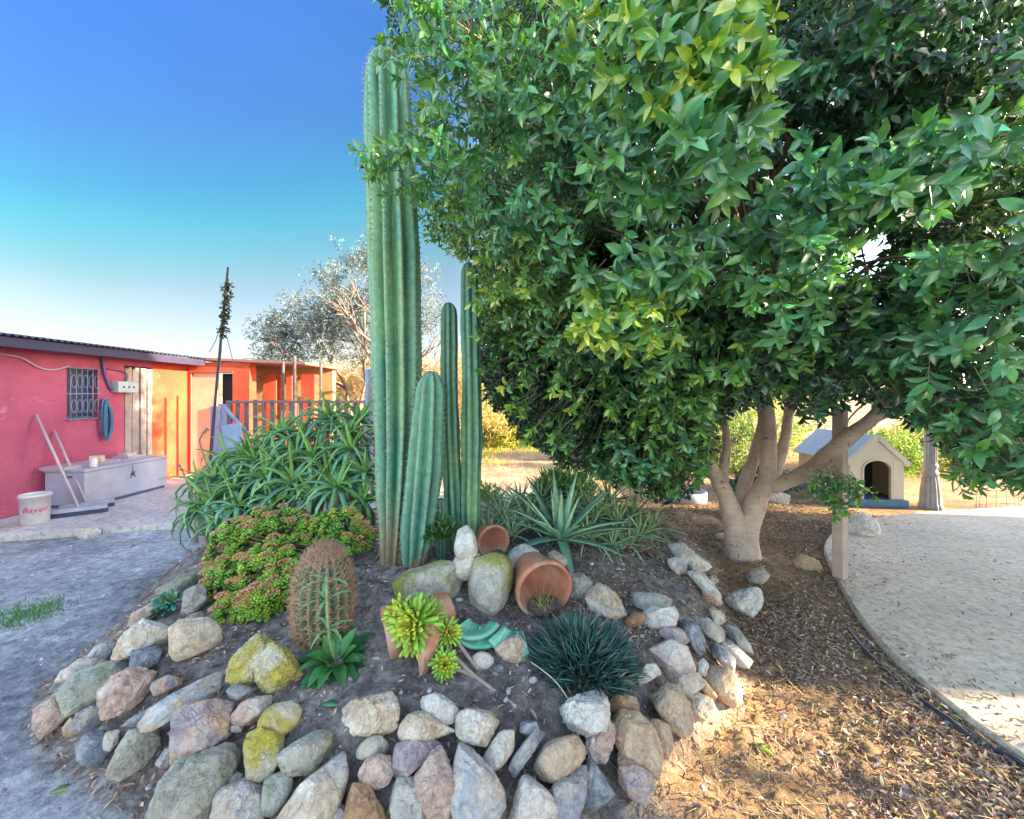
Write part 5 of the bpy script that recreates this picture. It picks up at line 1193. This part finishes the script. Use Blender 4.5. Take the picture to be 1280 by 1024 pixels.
# ================================================================ FICUS
BARK = None
def bark(name, c1, c2, c3):
    m, nt, b, o = newmat(name); v = coords(nt, rand=False)
    col = ramp(nt, noise(nt, v, 6, 6, .65), [(.3, c2), (.65, c1)]); col = mix(nt, ramp(nt, noise(nt, v, 16, 4, .7, 1), [(.58, 0), (.66, .8)]), col, c3)
    wv = N_(nt, 'ShaderNodeMapping'); wv.inputs['Scale'].default_value = (3, 3, 22); nt.links.new(v, wv.inputs[0]); rg = noise(nt, wv.outputs[0], 2.2, 4, .6, .6)
    col = mix(nt, .3, col, ramp(nt, rg, [(.35, .7), (.6, 1.1)]), 'MULTIPLY')
    nt.links.new(col, b.inputs['Base Color']); b.inputs['Roughness'].default_value = .8
    bump(nt, b, mix(nt, .5, rg, noise(nt, v, 40, 5, .7)), .5, .01); return m
BARK = bark('ficus_bark', (.62, .49, .40), (.42, .31, .25), (.16, .10, .09))
CROWN = [(470,-900),(470,0),(500,28),(508,48),(492,66),(500,90),(512,112),(520,140),(505,165),(480,180),(452,212),(470,228),(505,232),(520,262),(530,288),(560,305),(585,318),(600,335),(606,400),(608,450),(618,492),(640,512),(668,545),(700,565),(735,578),(765,590),(800,598),(812,610),(838,622),(860,606),(882,592),(888,560),(882,535),(895,515),(925,500),(945,490),(975,485),(995,500),(1015,520),(1035,500),(1062,488),(1095,500),(1135,516),(1158,528),(1180,560),(1195,598),(1225,608),(1250,596),(1275,620),(1330,650),(1700,700),(1700,-900)]
CROWN = np.array(CROWN, float)
def proj(Pt): 
    y = np.maximum(Pt[:, 1], .05); return CX+Pt[:, 0]/y*F, HZ-(Pt[:, 2]-CAMZ)/y*F
def ficus():
    rng = np.random.default_rng(21)
    base = P(927, 697, 3.72); base[2] = -.02
    root = empty('ficus_tree', base, 'large ficus with pale forked trunk and dense dark green crown beside the patio', 'tree')
    t = MB()
    def limb(pts, rad, seg=18, rough=.22):
        q = smooth_path([P(*p) for p in pts], 8); rad = np.array(rad)*.9; r = np.interp(np.linspace(0, 1, len(q)), np.linspace(0, 1, len(rad)), rad); t.tube(q, r, seg, rough=rough, seed=3)
    D = 3.72
    limb([(927, 704, D), (926, 690, D), (922, 665, D), (914, 640, D), (905, 612, D-.03), (899, 600, D-.05)], [.24, .15, .11, .09, .082, .075])      # left trunk
    limb([(928, 700, D), (931, 672, D), (938, 645, D+.02), (946, 622, D+.02), (957, 602, D), (965, 590, D)], [.20, .125, .10, .098, .092, .075])   # right trunk
    limb([(900, 606, D-.05), (888, 580, D-.1), (876, 548, D-.2), (862, 505, D-.3), (848, 440, D-.4), (832, 380, D-.5)], [.075, .05, .045, .05, .045, .03])
    limb([(903, 606, D-.05), (906, 578, D), (908, 545, D+.1), (900, 500, D+.2), (890, 440, D+.2)], [.07, .05, .04, .035, .03])
    limb([(926, 640, D+.12), (930, 608, D+.2), (942, 572, D+.25), (953, 535, D+.3), (960, 480, D+.35), (975, 420, D+.4)], [.08, .065, .062, .056, .05, .04])
    limb([(958, 606, D), (961, 575, D-.02), (960, 540, D-.04), (956, 505, D-.05), (952, 450, D-.1), (940, 370, D-.2), (930, 280, D-.3)], [.09, .08, .078, .075, .068, .06, .05])
    limb([(962, 600, D+.1), (972, 578, D+.15), (981, 550, D+.2), (986, 515, D+.3), (1000, 460, D+.4), (1020, 400, D+.5)], [.07, .06, .055, .05, .045, .04])
    limb([(952, 606, D), (975, 604, D-.03), (1000, 594, D-.15), (1025, 577, D-.35), (1052, 553, D-.58), (1085, 527, D-.68), (1118, 490, D-.75), (1150, 440, D-.8), (1185, 380, D-1.0)], [.085, .078, .072, .068, .064, .056, .05, .042, .03])
    limb([(1085, 527, D-.68), (1120, 512, D-.5), (1170, 480, D-.8)], [.04, .03, .02])
    limb([(840, 470, D-.4), (822, 430, D-.5), (838, 395, D-.5), (880, 340, D-.6)], [.06, .07, .05, .03])
    limb([(1020, 400, D+.4), (1080, 370, D), (1130, 350, D-.4)], [.045, .04, .03]); limb([(960, 480, D+.2), (1040, 420, D-.2), (1120, 385, D-.6), (1200, 350, D-1)], [.05, .035, .025, .02])
    for k in range(26):   # bare inner twigs
        a = P(rng.uniform(900, 1180), rng.uniform(330, 480), rng.uniform(2.6, 4.2)); b_ = a+rng.normal(0, .35, 3); t.tube(smooth_path([a, (a+b_)/2+rng.normal(0, .04, 3), b_]), [.008], 5)
    o = t.build('trunk', BARK, origin=base); o.parent = root; o.location = (0, 0, 0)
    # ---------------- crown
    C = np.array([2.45, 3.35, 3.15]); Rr = np.array([3.45, 2.25, 2.75])
    def shell(n, fr=(.5, 1.), front=None):
        d = rdir(n, rng); f = fr[0]+(fr[1]-fr[0])*rng.random(n)**.7
        wob = 1+.22*fbm(d*2.1, 3, 44); return C+d*Rr*(f*wob)[:, None], d
    Pm, dm = shell(54000, (.45, 1.02))
    px, py = proj(Pm); ok = (inside_dist(px, py, CROWN) > 0) & (Pm[:, 1] > .9) & (Pm[:, 1] < 5.7) & (Pm[:, 2] > .55) & (Pm[:, 2] < 5.6) & (px < 1500)
    # open pockets, so that light and background come through
    ok &= fbm(Pm*1.25, 3, 71) > -.17-.25*sstep(2.2, 3.0, Pm[:, 2])
    ok &= ~((np.linalg.norm((Pm-C)/Rr, axis=1) > .78) & (fbm(Pm*1.9, 2, 77) < -.05) & (Pm[:, 2] < 4.2) & (Pm[:, 2] > 2.1))     # deep relief in the outer leaves
    # hollow around the limbs
    hol = (np.hypot(Pm[:, 0]-2.6, Pm[:, 1]-3.9) < .95) & (Pm[:, 2] < 1.75) & (Pm[:, 2] > .2); ok &= ~hol
    ok &= np.linalg.norm(Pm-np.array([0, 0, CAMZ]), axis=1) > 1.5
    Pm = Pm[ok]; dm = dm[ok]
    dx = rdir(9000, rng); Px = np.array([.75, 3.75, 1.75])+dx*np.array([1.25, .9, 1.25])*rng.random((9000, 1))**.45      # low skirt of the crown behind the agave
    x_, y_ = proj(Px); kx = (inside_dist(x_, y_, CROWN) > 0) & (Px[:, 2] > .6) & (fbm(Px*2.0, 2, 55) > -.35); kx &= np.hypot(Px[:, 0]-2.6, Px[:, 1]-3.9) > .85
    Pm = np.concatenate([Pm, Px[kx]]); dm = np.concatenate([dm, dx[kx]])
    depth = Pm[:, 1]
    # thin out the invisible far back
    far = (Pm[:, 1] > 4.4) & (rng.random(len(Pm)) < .15); Pm = Pm[~far]; dm = dm[~far]
    def sprays(Pt, Dr, k, Ls, Lw, length, young, droop=.15, mb=None, tw=None, oldc=(.011, .054, .030)):
        n = len(Pt); Dr = nrm(Dr); stem = nrm(Dr+np.array([0, 0, -droop])+rdir(n, rng)*.35); side = nrm(np.cross(stem, rdir(n, rng)))
        up = nrm(np.cross(side, stem)); up = np.where(up[:, 2:3] < 0, -up, up)
        i = np.arange(k); s = .35+.65*((i+.5)/k)**.7
        B = Pt[:, None]+stem[:, None]*(s[None, :, None]-.5)*length
        a = np.interp(i/k, [0, 1], [1.45, .45])[None, :, None]+rng.normal(0, .2, (n, k, 1))
        az = (i*2.39996)[None, :, None]+rng.uniform(0, 6.28, (n, 1, 1))+rng.normal(0, .25, (n, k, 1)); sd = side[:, None]*np.cos(az)+up[:, None]*np.sin(az)
        D_ = stem[:, None]*np.cos(a)+sd*np.sin(a)+np.array([0, 0, -.10])
        N0 = stem[:, None]*1.0+up[:, None]*.35+rdir(n*k, rng).reshape(n, k, 3)*.35
        L_ = Ls*rng.uniform(.7, 1.15, (n, k))*np.interp(i/k, [0, .6, 1], [1, 1, .7])[None]
        y = np.clip(young[:, None]*(.2+.8*(i/k)[None]**1.2)+rng.normal(0, .08, (n, k)), 0, 1)[..., None]
        old = np.array(oldc)*np.exp(rng.normal(0, .45, (n, k, 1)))*np.exp(rng.normal(0, .25, (n, 1, 1))); mid = np.array([.13, .33, .05]); yg = np.array([.58, .60, .06])
        col = np.where(y < .5, old+(mid-old)*y*2, mid+(yg-mid)*(y-.5)*2)
        leaves(mb, B.reshape(-1, 3), D_.reshape(-1, 3), N0.reshape(-1, 3), L_.ravel(), L_.ravel()*Lw*rng.uniform(.75, 1.15, n*k), [(0, .05), (.14, .5), (.38, 1), (.68, .82), (.9, .25), (1, .02)], rng.uniform(-.1, .9, n*k), .22, 0, col.reshape(-1, 3))
        if tw is not None:
            e0 = Pt-stem*length*.6; e1 = Pt+stem*length*.48; s2 = side*.0022; u2 = up*.0022
            V = np.stack([e0+s2, e0-s2*.5+u2, e0-s2*.5-u2, e1+s2*.5, e1-s2*.3+u2*.5, e1-s2*.3-u2*.5], 1).reshape(-1, 3); j = np.arange(n)[:, None]*6
            tw.add(V, [np.concatenate([j+np.array([[0, 1, 4, 3]]), j+np.array([[1, 2, 5, 4]]), j+np.array([[2, 0, 3, 5]])])], (.22, .20, .10))
    mb = MB(); tw = MB()
    yg = np.clip(.22+.9*fbm(Pm*1.3, 2, 91)+.30*sstep(1.6, .2, Pm[:, 0])*sstep(1.6, 2.6, Pm[:, 2]), 0, .9)**1.3
    near = depth[~far] < 99
    sprays(Pm, dm, 9, .062, .46, .20, yg, mb=mb, tw=tw)
    # reaching branches near the camera: pixel, depth, spread in metres, sprays, leaf size, youth
    hero = [((850, 60, 1.25), (.20, .16, .2), 80, .085, .8), ((890, 120, 1.3), (.15, .14, .12), 46, .09, .6), ((830, 200, 1.35), (.22, .16, .12), 34, .085, .35), ((880, 190, 1.2), (.08, .1, .12), 18, .10, .3), ((760, 40, 1.45), (.2, .15, .15), 26, .08, .6),
            ((560, 100, 1.9), (.25, .25, .3), 70, .072, .45), ((520, 205, 1.8), (.18, .2, .06), 34, .07, .5), ((620, 150, 2.0), (.3, .25, .35), 80, .072, .45), ((560, 20, 1.8), (.2, .25, .1), 30, .075, .35), ((640, 270, 2.1), (.25, .2, .15), 40, .075, .35),
            ((780, 395, 1.7), (.18, .18, .12), 52, .075, .85), ((800, 350, 1.65), (.2, .18, .08), 36, .085, .35), ((735, 400, 1.65), (.08, .1, .07), 12, .07, 1.0), ((870, 330, 1.8), (.22, .2, .12), 40, .08, .25),
            ((980, 310, 1.6), (.16, .16, .2), 46, .085, .25), ((900, 450, 2.2), (.35, .25, .18), 70, .075, .55), ((830, 500, 2.5), (.3, .25, .25), 60, .075, .3), ((790, 570, 2.6), (.2, .2, .12), 34, .075, .2), ((900, 540, 2.6), (.14, .15, .2), 26, .075, .6), ((850, 570, 2.7), (.14, .15, .2), 26, .075, .35),
            ((1100, 220, 1.5), (.3, .2, .08), 44, .09, .15), ((1060, 270, 1.5), (.2, .2, .05), 22, .09, .35), ((1180, 190, 1.4), (.2, .2, .06), 24, .09, .2), ((1100, 60, 1.7), (.3, .3, .1), 36, .085, .3), ((1130, 420, 1.8), (.18, .2, .1), 30, .08, .2), ((1100, 410, 1.8), (.1, .1, .1), 12, .085, .2),
            ((1000, 470, 2.3), (.25, .2, .12), 36, .075, .3), ((1230, 430, 1.5), (.2, .2, .2), 46, .08, .15), ((1236, 540, 1.7), (.22, .2, .15), 50, .08, .25), ((1250, 330, 1.4), (.2, .2, .15), 34, .085, .15), ((1130, 500, 2.2), (.3, .2, .1), 40, .075, .2), ((1260, 580, 1.6), (.12, .15, .08), 16, .08, .35),
            ((1048, 604, 3.0), (.17, .15, .09), 26, .07, .5), ((1036, 622, 3.0), (.09, .1, .07), 10, .07, .35), ((960, 400, 2.0), (.3, .25, .2), 50, .075, .3), ((720, 250, 2.0), (.4, .3, .35), 90, .07, .2), ((1030, 130, 2.0), (.5, .3, .35), 90, .078, .1), ((700, 120, 2.0), (.35, .3, .3), 60, .075, .3)]
    for (c, rr_, n, Ls, y) in hero:
        c3 = P(*c); q = c3+rdir(n, rng)*np.array(rr_)*rng.random((n, 1))**.4*1.15
        x_, y_ = proj(q); k = (inside_dist(x_, y_, CROWN) > np.where(x_ > 1000, .07, .0)*F/q[:, 1]-6) | (c[1] > 602) ; q = q[k]; m = len(q)
        if m == 0: continue
        dr = nrm(q-c3)+nrm(c3-np.array([2.3, 3.7, 2.6]))*.9
        sprays(q, dr, 9, Ls*.95, .42, .16, np.clip(np.full(m, y)*rng.uniform(.6, 1.3, m)+.12, 0, 1), droop=.45, mb=mb, tw=tw, oldc=(.055, .20, .12))
        j = P(c[0], c[1]-10, c[2]); inner = c3+(np.array([2.3, 3.7, 2.6])-c3)*.45
        b2 = MB()
        if c[2] < 2.7: tw.tube(smooth_path([inner, (inner+c3)/2+np.array([0, 0, .06]), c3]), np.linspace(.012, .003, 17), 5, col=(.26, .19, .13))
    for k in range(70):  # carrying branches
        i = rng.integers(len(Pm)); e = Pm[i]; s = P(950+rng.normal(0, 25), 500, 3.75)+np.array([0, 0, rng.uniform(0, .8)]); md = (s+e)/2+np.array([0, 0, .25])+rng.normal(0, .1, 3)
        pth = smooth_path([s, md, e], 8)
        x_, y_ = proj(pth)
        if (inside_dist(x_, y_, CROWN) < 0).sum() > 3: continue
        tw.tube(pth, np.linspace(.028, .004, len(pth)), 6, col=(.24, .16, .11))
    o = mb.build('crown', leafmat('ficus_leaf', .22, .3, .6, 1., .5), origin=base); o.parent = root; o.location = (0, 0, 0)
    o = tw.build('twigs', leafmat('twig', 0, .8, .2), origin=base); o.parent = root; o.location = (0, 0, 0)
    print('ficus sprays', len(Pm))
ficus()

# ================================================================ OLIVE AND BARE TREE
def branchy(mb, p, d, L, r, depth, rng, tips, spread=.55, col=None):
    q = p+d*L; mid = (p+q)/2+rng.normal(0, L*.07, 3); mb.tube(smooth_path([p, mid, q], 4), np.linspace(r, r*.68, 9), 6 if depth < 3 else 4, rough=.12, col=col, cap=False)
    if depth == 0: tips.append((q, d)); return
    for k in range(3 if rng.random() < .6 else 2):
        nd = nrm(d+rng.normal(0, spread, 3)+np.array([0, 0, .08])); tips.append((q, nd)) if depth < 3 else None
        branchy(mb, q, nd, L*rng.uniform(.66, .86), r*.64, depth-1, rng, tips, spread, col)
def olive():
    rng = np.random.default_rng(8); b = np.array([-3.4, 9.4, 0.]); root = empty('olive_tree', b, 'olive tree with airy blue grey foliage behind the fence, left of the tallest cactus', 'tree')
    t = MB(); tips = []
    for d, L, r in (((-.5, 0, 1), 1.3, .11), ((.3, -.1, 1), 1.4, .12), ((.9, .1, .8), 1.3, .09), ((-.1, .2, 1), 1.5, .10)):
        branchy(t, b+np.array([0, 0, .7]), nrm(np.array(d, float)), L*.8, r*.6, 4, rng, tips, .42)
    t.tube(smooth_path([b-np.array([0, 0, .1]), b+np.array([.05, 0, .4]), b+np.array([0, 0, .8])]), [.24, .19, .17], 12, rough=.2)
    o = t.build('trunk', bark('olive_bark', (.24, .18, .15), (.12, .09, .08), (.06, .05, .05)), origin=b); o.parent = root; o.location = (0, 0, 0)
    mb = MB(); blobs = [((-3.7, 9.3, 3.9), (1.0, .8, 1.0), 800), ((-4.4, 9.2, 3.1), (1.2, .8, .9), 1000), ((-5.3, 9.2, 2.7), (.8, .6, .7), 520), ((-3.2, 9.5, 4.6), (.7, .6, .8), 420), ((-3.7, 9.2, 2.7), (1.0, .7, .5), 300), ((-2.4, 9.5, 4.0), (.8, .6, 1.0), 300), ((-2.0, 9.6, 3.2), (.5, .5, .7), 120)]
    for c, r, n in blobs:
        d = rdir(n, rng); q = np.array(c)+d*np.array(r)*rng.random((n, 1))**.45*(1+.35*fbm(d*2.5+c[0], 2, 3))[:, None]
        q = q[fbm(q*2.6, 3, 13) > -.12]; n = len(q); k = 14
        st = nrm(rdir(n, rng)+np.array([0, 0, .25])); B = q[:, None]+st[:, None]*(np.arange(k)[None, :, None]/k-.5)*.34; D = st[:, None]*.6+rdir(n*k, rng).reshape(n, k, 3)
        col = np.array([.13, .17, .19])*rng.uniform(.5, 1.6, (n, 1, 1))+np.array([.05, .04, 0])*rng.random((n, k, 1))
        leaves(mb, B.reshape(-1, 3), D.reshape(-1, 3), rdir(n*k, rng), .075*rng.uniform(.7, 1.2, n*k), .019, OVAL4, .2, .1, 0, np.broadcast_to(col, (n, k, 3)).reshape(-1, 3))
    o = mb.build('crown', leafmat('olive_leaf', .15, .8, .15), origin=b); o.parent = root; o.location = (0, 0, 0)
olive()
def bare(label, b, dirs, seed, depth=6, fuzz=.25):
    rng = np.random.default_rng(seed); b = np.array(b, float); root = empty('leafless_tree', b, label, 'tree', 'leafless trees in the background')
    t = MB(); tips = []
    for d, L, r in dirs: branchy(t, b, nrm(np.array(d, float)), L*.68, r*.36, depth, rng, tips, .42)
    o = t.build('trunk', bark('bare_bark', (.26, .18, .11), (.16, .11, .07), (.16, .12, .1)), origin=b); o.parent = root; o.location = (0, 0, 0)
    q = np.array([x[0] for x in tips]); q = q[q[:, 2] > .5]; q = np.repeat(q, 12, 0)+rng.normal(0, fuzz, (len(q)*12, 3)); n = len(q)
    mb = MB(); leaves(mb, q, rdir(n, rng)+np.array([0, 0, .2]), rdir(n, rng), rng.uniform(.05, .2, n), .008, BLADE, rng.uniform(-1, 1, n), .1, 0, np.array([.62, .44, .20])*rng.uniform(.6, 1.3, (n, 1)))
    o = mb.build('twigs', leafmat('dry_twig', .1, .8, .2), origin=b); o.parent = root; o.location = (0, 0, 0)
bare('leafless tan tree with fine tangled twigs between the olive and the tallest cactus', (-3.5, 10.6, 0), [((.25, 0, 1), 1.15, .07), ((-.5, 0, .9), 1.05, .06), ((.8, .1, .9), 1.0, .05), ((-1.0, 0, .6), 1.0, .05)], 5)
bare('leafless tan tree showing between the tallest cactus and the slim ones', (-1.9, 10.8, 0), [((.1, 0, 1), 1.15, .07), ((-.5, .1, .9), 1.0, .05), ((.7, 0, .9), 1.0, .05)], 9)

# ================================================================ ADDED HOUSE OUTSIDE THE FRAME, shaped to shade the yard and pass sun patches
def house():
    X0, X1 = 9.6, 12.0; Ht = 5.8; root = empty('shade_house', (X0, 0, 0), 'added two storey house, unseen, its gap shaped to let sun patches through', 'house'); m = stucco('house_render', (.66, .56, .42), (.56, .46, .34), (.5, .4, .3))
    s0, s1 = -.15, .95
    mb = MB(); mb.box(X0, X1, -9, s0, -.1, Ht); mb.box(X0, X1, s1, 4.0, -.1, Ht); mb.box(X0, X0+.3, s0, s1, 2.72, 4.2); mb.box(X0, X0+.3, s0, s1, -.1, 1.72)
    o = part(mb, 'wall', m, root, bev=0)
    mb = MB(); mb.box(X0-.25, X1+.2, -9.2, s0, Ht+.002, Ht+.16); mb.box(X0-.1, X0+.4, s0, s1, 4.202, 4.26); mb.box(X0-.25, X1+.2, s1, 4.15, Ht+.002, Ht+.16); part(mb, 'roof', plain('house_tile', (.40, .18, .12), (.28, .12, .08), .85, 12), root)
    for y in (-6, -3.2, 2.3):
        for z in (1.0, 4.1):
            mb = MB(); mb.box(X0-.02, X0+.01, y, y+.9, z, z+1.2); w = part(mb, 'window', GLS, root); mb = MB(); mb.box(X0-.05, X0-.021, y-.07, y, z-.07, z+1.27); mb.box(X0-.05, X0-.021, y+.9, y+.97, z-.07, z+1.27); mb.box(X0-.05, X0-.021, y, y+.9, z-.07, z); mb.box(X0-.05, X0-.021, y, y+.9, z+1.2, z+1.27); part(mb, 'frame', plain('white_frame', (.7, .7, .68), rough=.6), root, parent=w)
house()
def vine():  # leaves added out of view to dapple the sun patch
    rng = np.random.default_rng(31); n = 150; q = np.stack([rng.uniform(9.3, 9.6, n), rng.uniform(-.2, 1.0, n), rng.uniform(1.7, 2.75, n)], 1); q = q[fbm(q*4, 2, 4) > .02]; n = len(q)
    mb = MB(); leaves(mb, q, rdir(n, rng)+np.array([0, 0, -.5]), rdir(n, rng), .10, .08, OVAL, .5, .1, 0, np.array([.08, .18, .05])*rng.uniform(.6, 1.4, (n, 1))); mb.tube(smooth_path([(9.5, -.1, 0), (9.45, .1, 1.2), (9.45, .5, 2.6)]), [.02], 6, col=(.2, .14, .1))
    o = mb.build('dapple_vine', leafmat('soft_leaf'), origin=(9.5, 0, 0)); tag(o, 'added vine, unseen, dappling the sun that comes through the house gap', 'vine')
vine()

# ================================================================ LIGHT, SKY, CAMERA
SUN_AZ = math.atan2(.99, -.135)       # from +Y towards +X
SUN_EL = R(16)
sd = Vector((math.sin(SUN_AZ)*math.cos(SUN_EL), math.cos(SUN_AZ)*math.cos(SUN_EL), math.sin(SUN_EL)))
L = bpy.data.lights.new('sun', 'SUN'); L.energy = 4.2; L.angle = R(.6); L.color = (1., .80, .55)
so = bpy.data.objects.new('sun', L); COL.objects.link(so); so.rotation_euler = sd.to_track_quat('Z', 'Y').to_euler()
w = bpy.data.worlds.new('World'); scene.world = w; w.use_nodes = True; nt = w.node_tree; nt.nodes.clear()
out = nt.nodes.new('ShaderNodeOutputWorld'); bg = nt.nodes.new('ShaderNodeBackground'); nt.links.new(bg.outputs[0], out.inputs[0])
sky = nt.nodes.new('ShaderNodeTexSky'); sky.sky_type = 'NISHITA'; sky.sun_disc = False; sky.sun_elevation = SUN_EL; sky.sun_rotation = SUN_AZ; sky.air_density = 1.0; sky.dust_density = .6; sky.ozone_density = 1.5
tc = nt.nodes.new('ShaderNodeTexCoord'); sx = nt.nodes.new('ShaderNodeSeparateXYZ'); nt.links.new(tc.outputs['Generated'], sx.inputs[0])
tint = None
def mth(op, a, b_=None, c_=None):
    n = nt.nodes.new('ShaderNodeMath'); n.operation = op
    for i, v in enumerate((a, b_, c_)):
        if v is None: continue
        if hasattr(v, 'is_output'): nt.links.new(v, n.inputs[i])
        else: n.inputs[i].default_value = v
    return n.outputs[0]
def srange(v, a, b_):
    n = nt.nodes.new('ShaderNodeMapRange'); n.interpolation_type = 'SMOOTHSTEP'; nt.links.new(v, n.inputs[0]); n.inputs[1].default_value = a; n.inputs[2].default_value = b_; return n.outputs[0]
# the sky is deep and clear opposite the sun, veiled and bright toward it and overhead
dots = mth('ADD', mth('MULTIPLY', sx.outputs[0], .99), mth('MULTIPLY', sx.outputs[1], -.135))
thin = mth('MULTIPLY', sx.outputs[2], mth('ADD', 1., mth('MULTIPLY', sx.outputs[0], sx.outputs[0])))   # the haze thins sideways
tint = ramp(nt, thin, SKY_TINT)
gain = mth('ADD', 1., mth('MULTIPLY', srange(sx.outputs[0], -.75, -.25), .34))
tint = mix(nt, 1, tint, gain, 'MULTIPLY'); tint = mix(nt, 1, tint, ramp(nt, noise(nt, tc.outputs['Generated'], 1.8, 4, .55, .4), [(.3, .95), (.7, 1.05)]), 'MULTIPLY')
veil = mth('MAXIMUM', mth('MAXIMUM', srange(dots, -.28, .1), srange(mth('MULTIPLY', sx.outputs[1], -1.), -.30, .1)), srange(sx.outputs[2], .66, .9))
tint = mix(nt, veil, tint, VEIL)
c = mix(nt, 1, sky.outputs[0], tint, 'MULTIPLY'); nt.links.new(c, bg.inputs[0]); bg.inputs[1].default_value = .15
cam = bpy.data.cameras.new('camera'); cam.sensor_width = 36; cam.lens = F/1280*36; cam.clip_start = .05; cam.clip_end = 3000; cam.shift_y = (HZ-512)/1280
co = bpy.data.objects.new('camera', cam); COL.objects.link(co); co.location = (0, 0, CAMZ); co.rotation_euler = (R(90), 0, 0); scene.camera = co
scene.view_settings.view_transform = 'Standard'; scene.view_settings.look = 'None'; scene.view_settings.exposure = EXPO; scene.view_settings.gamma = 1
scene.cycles.max_bounces = 8; scene.cycles.transparent_max_bounces = 4
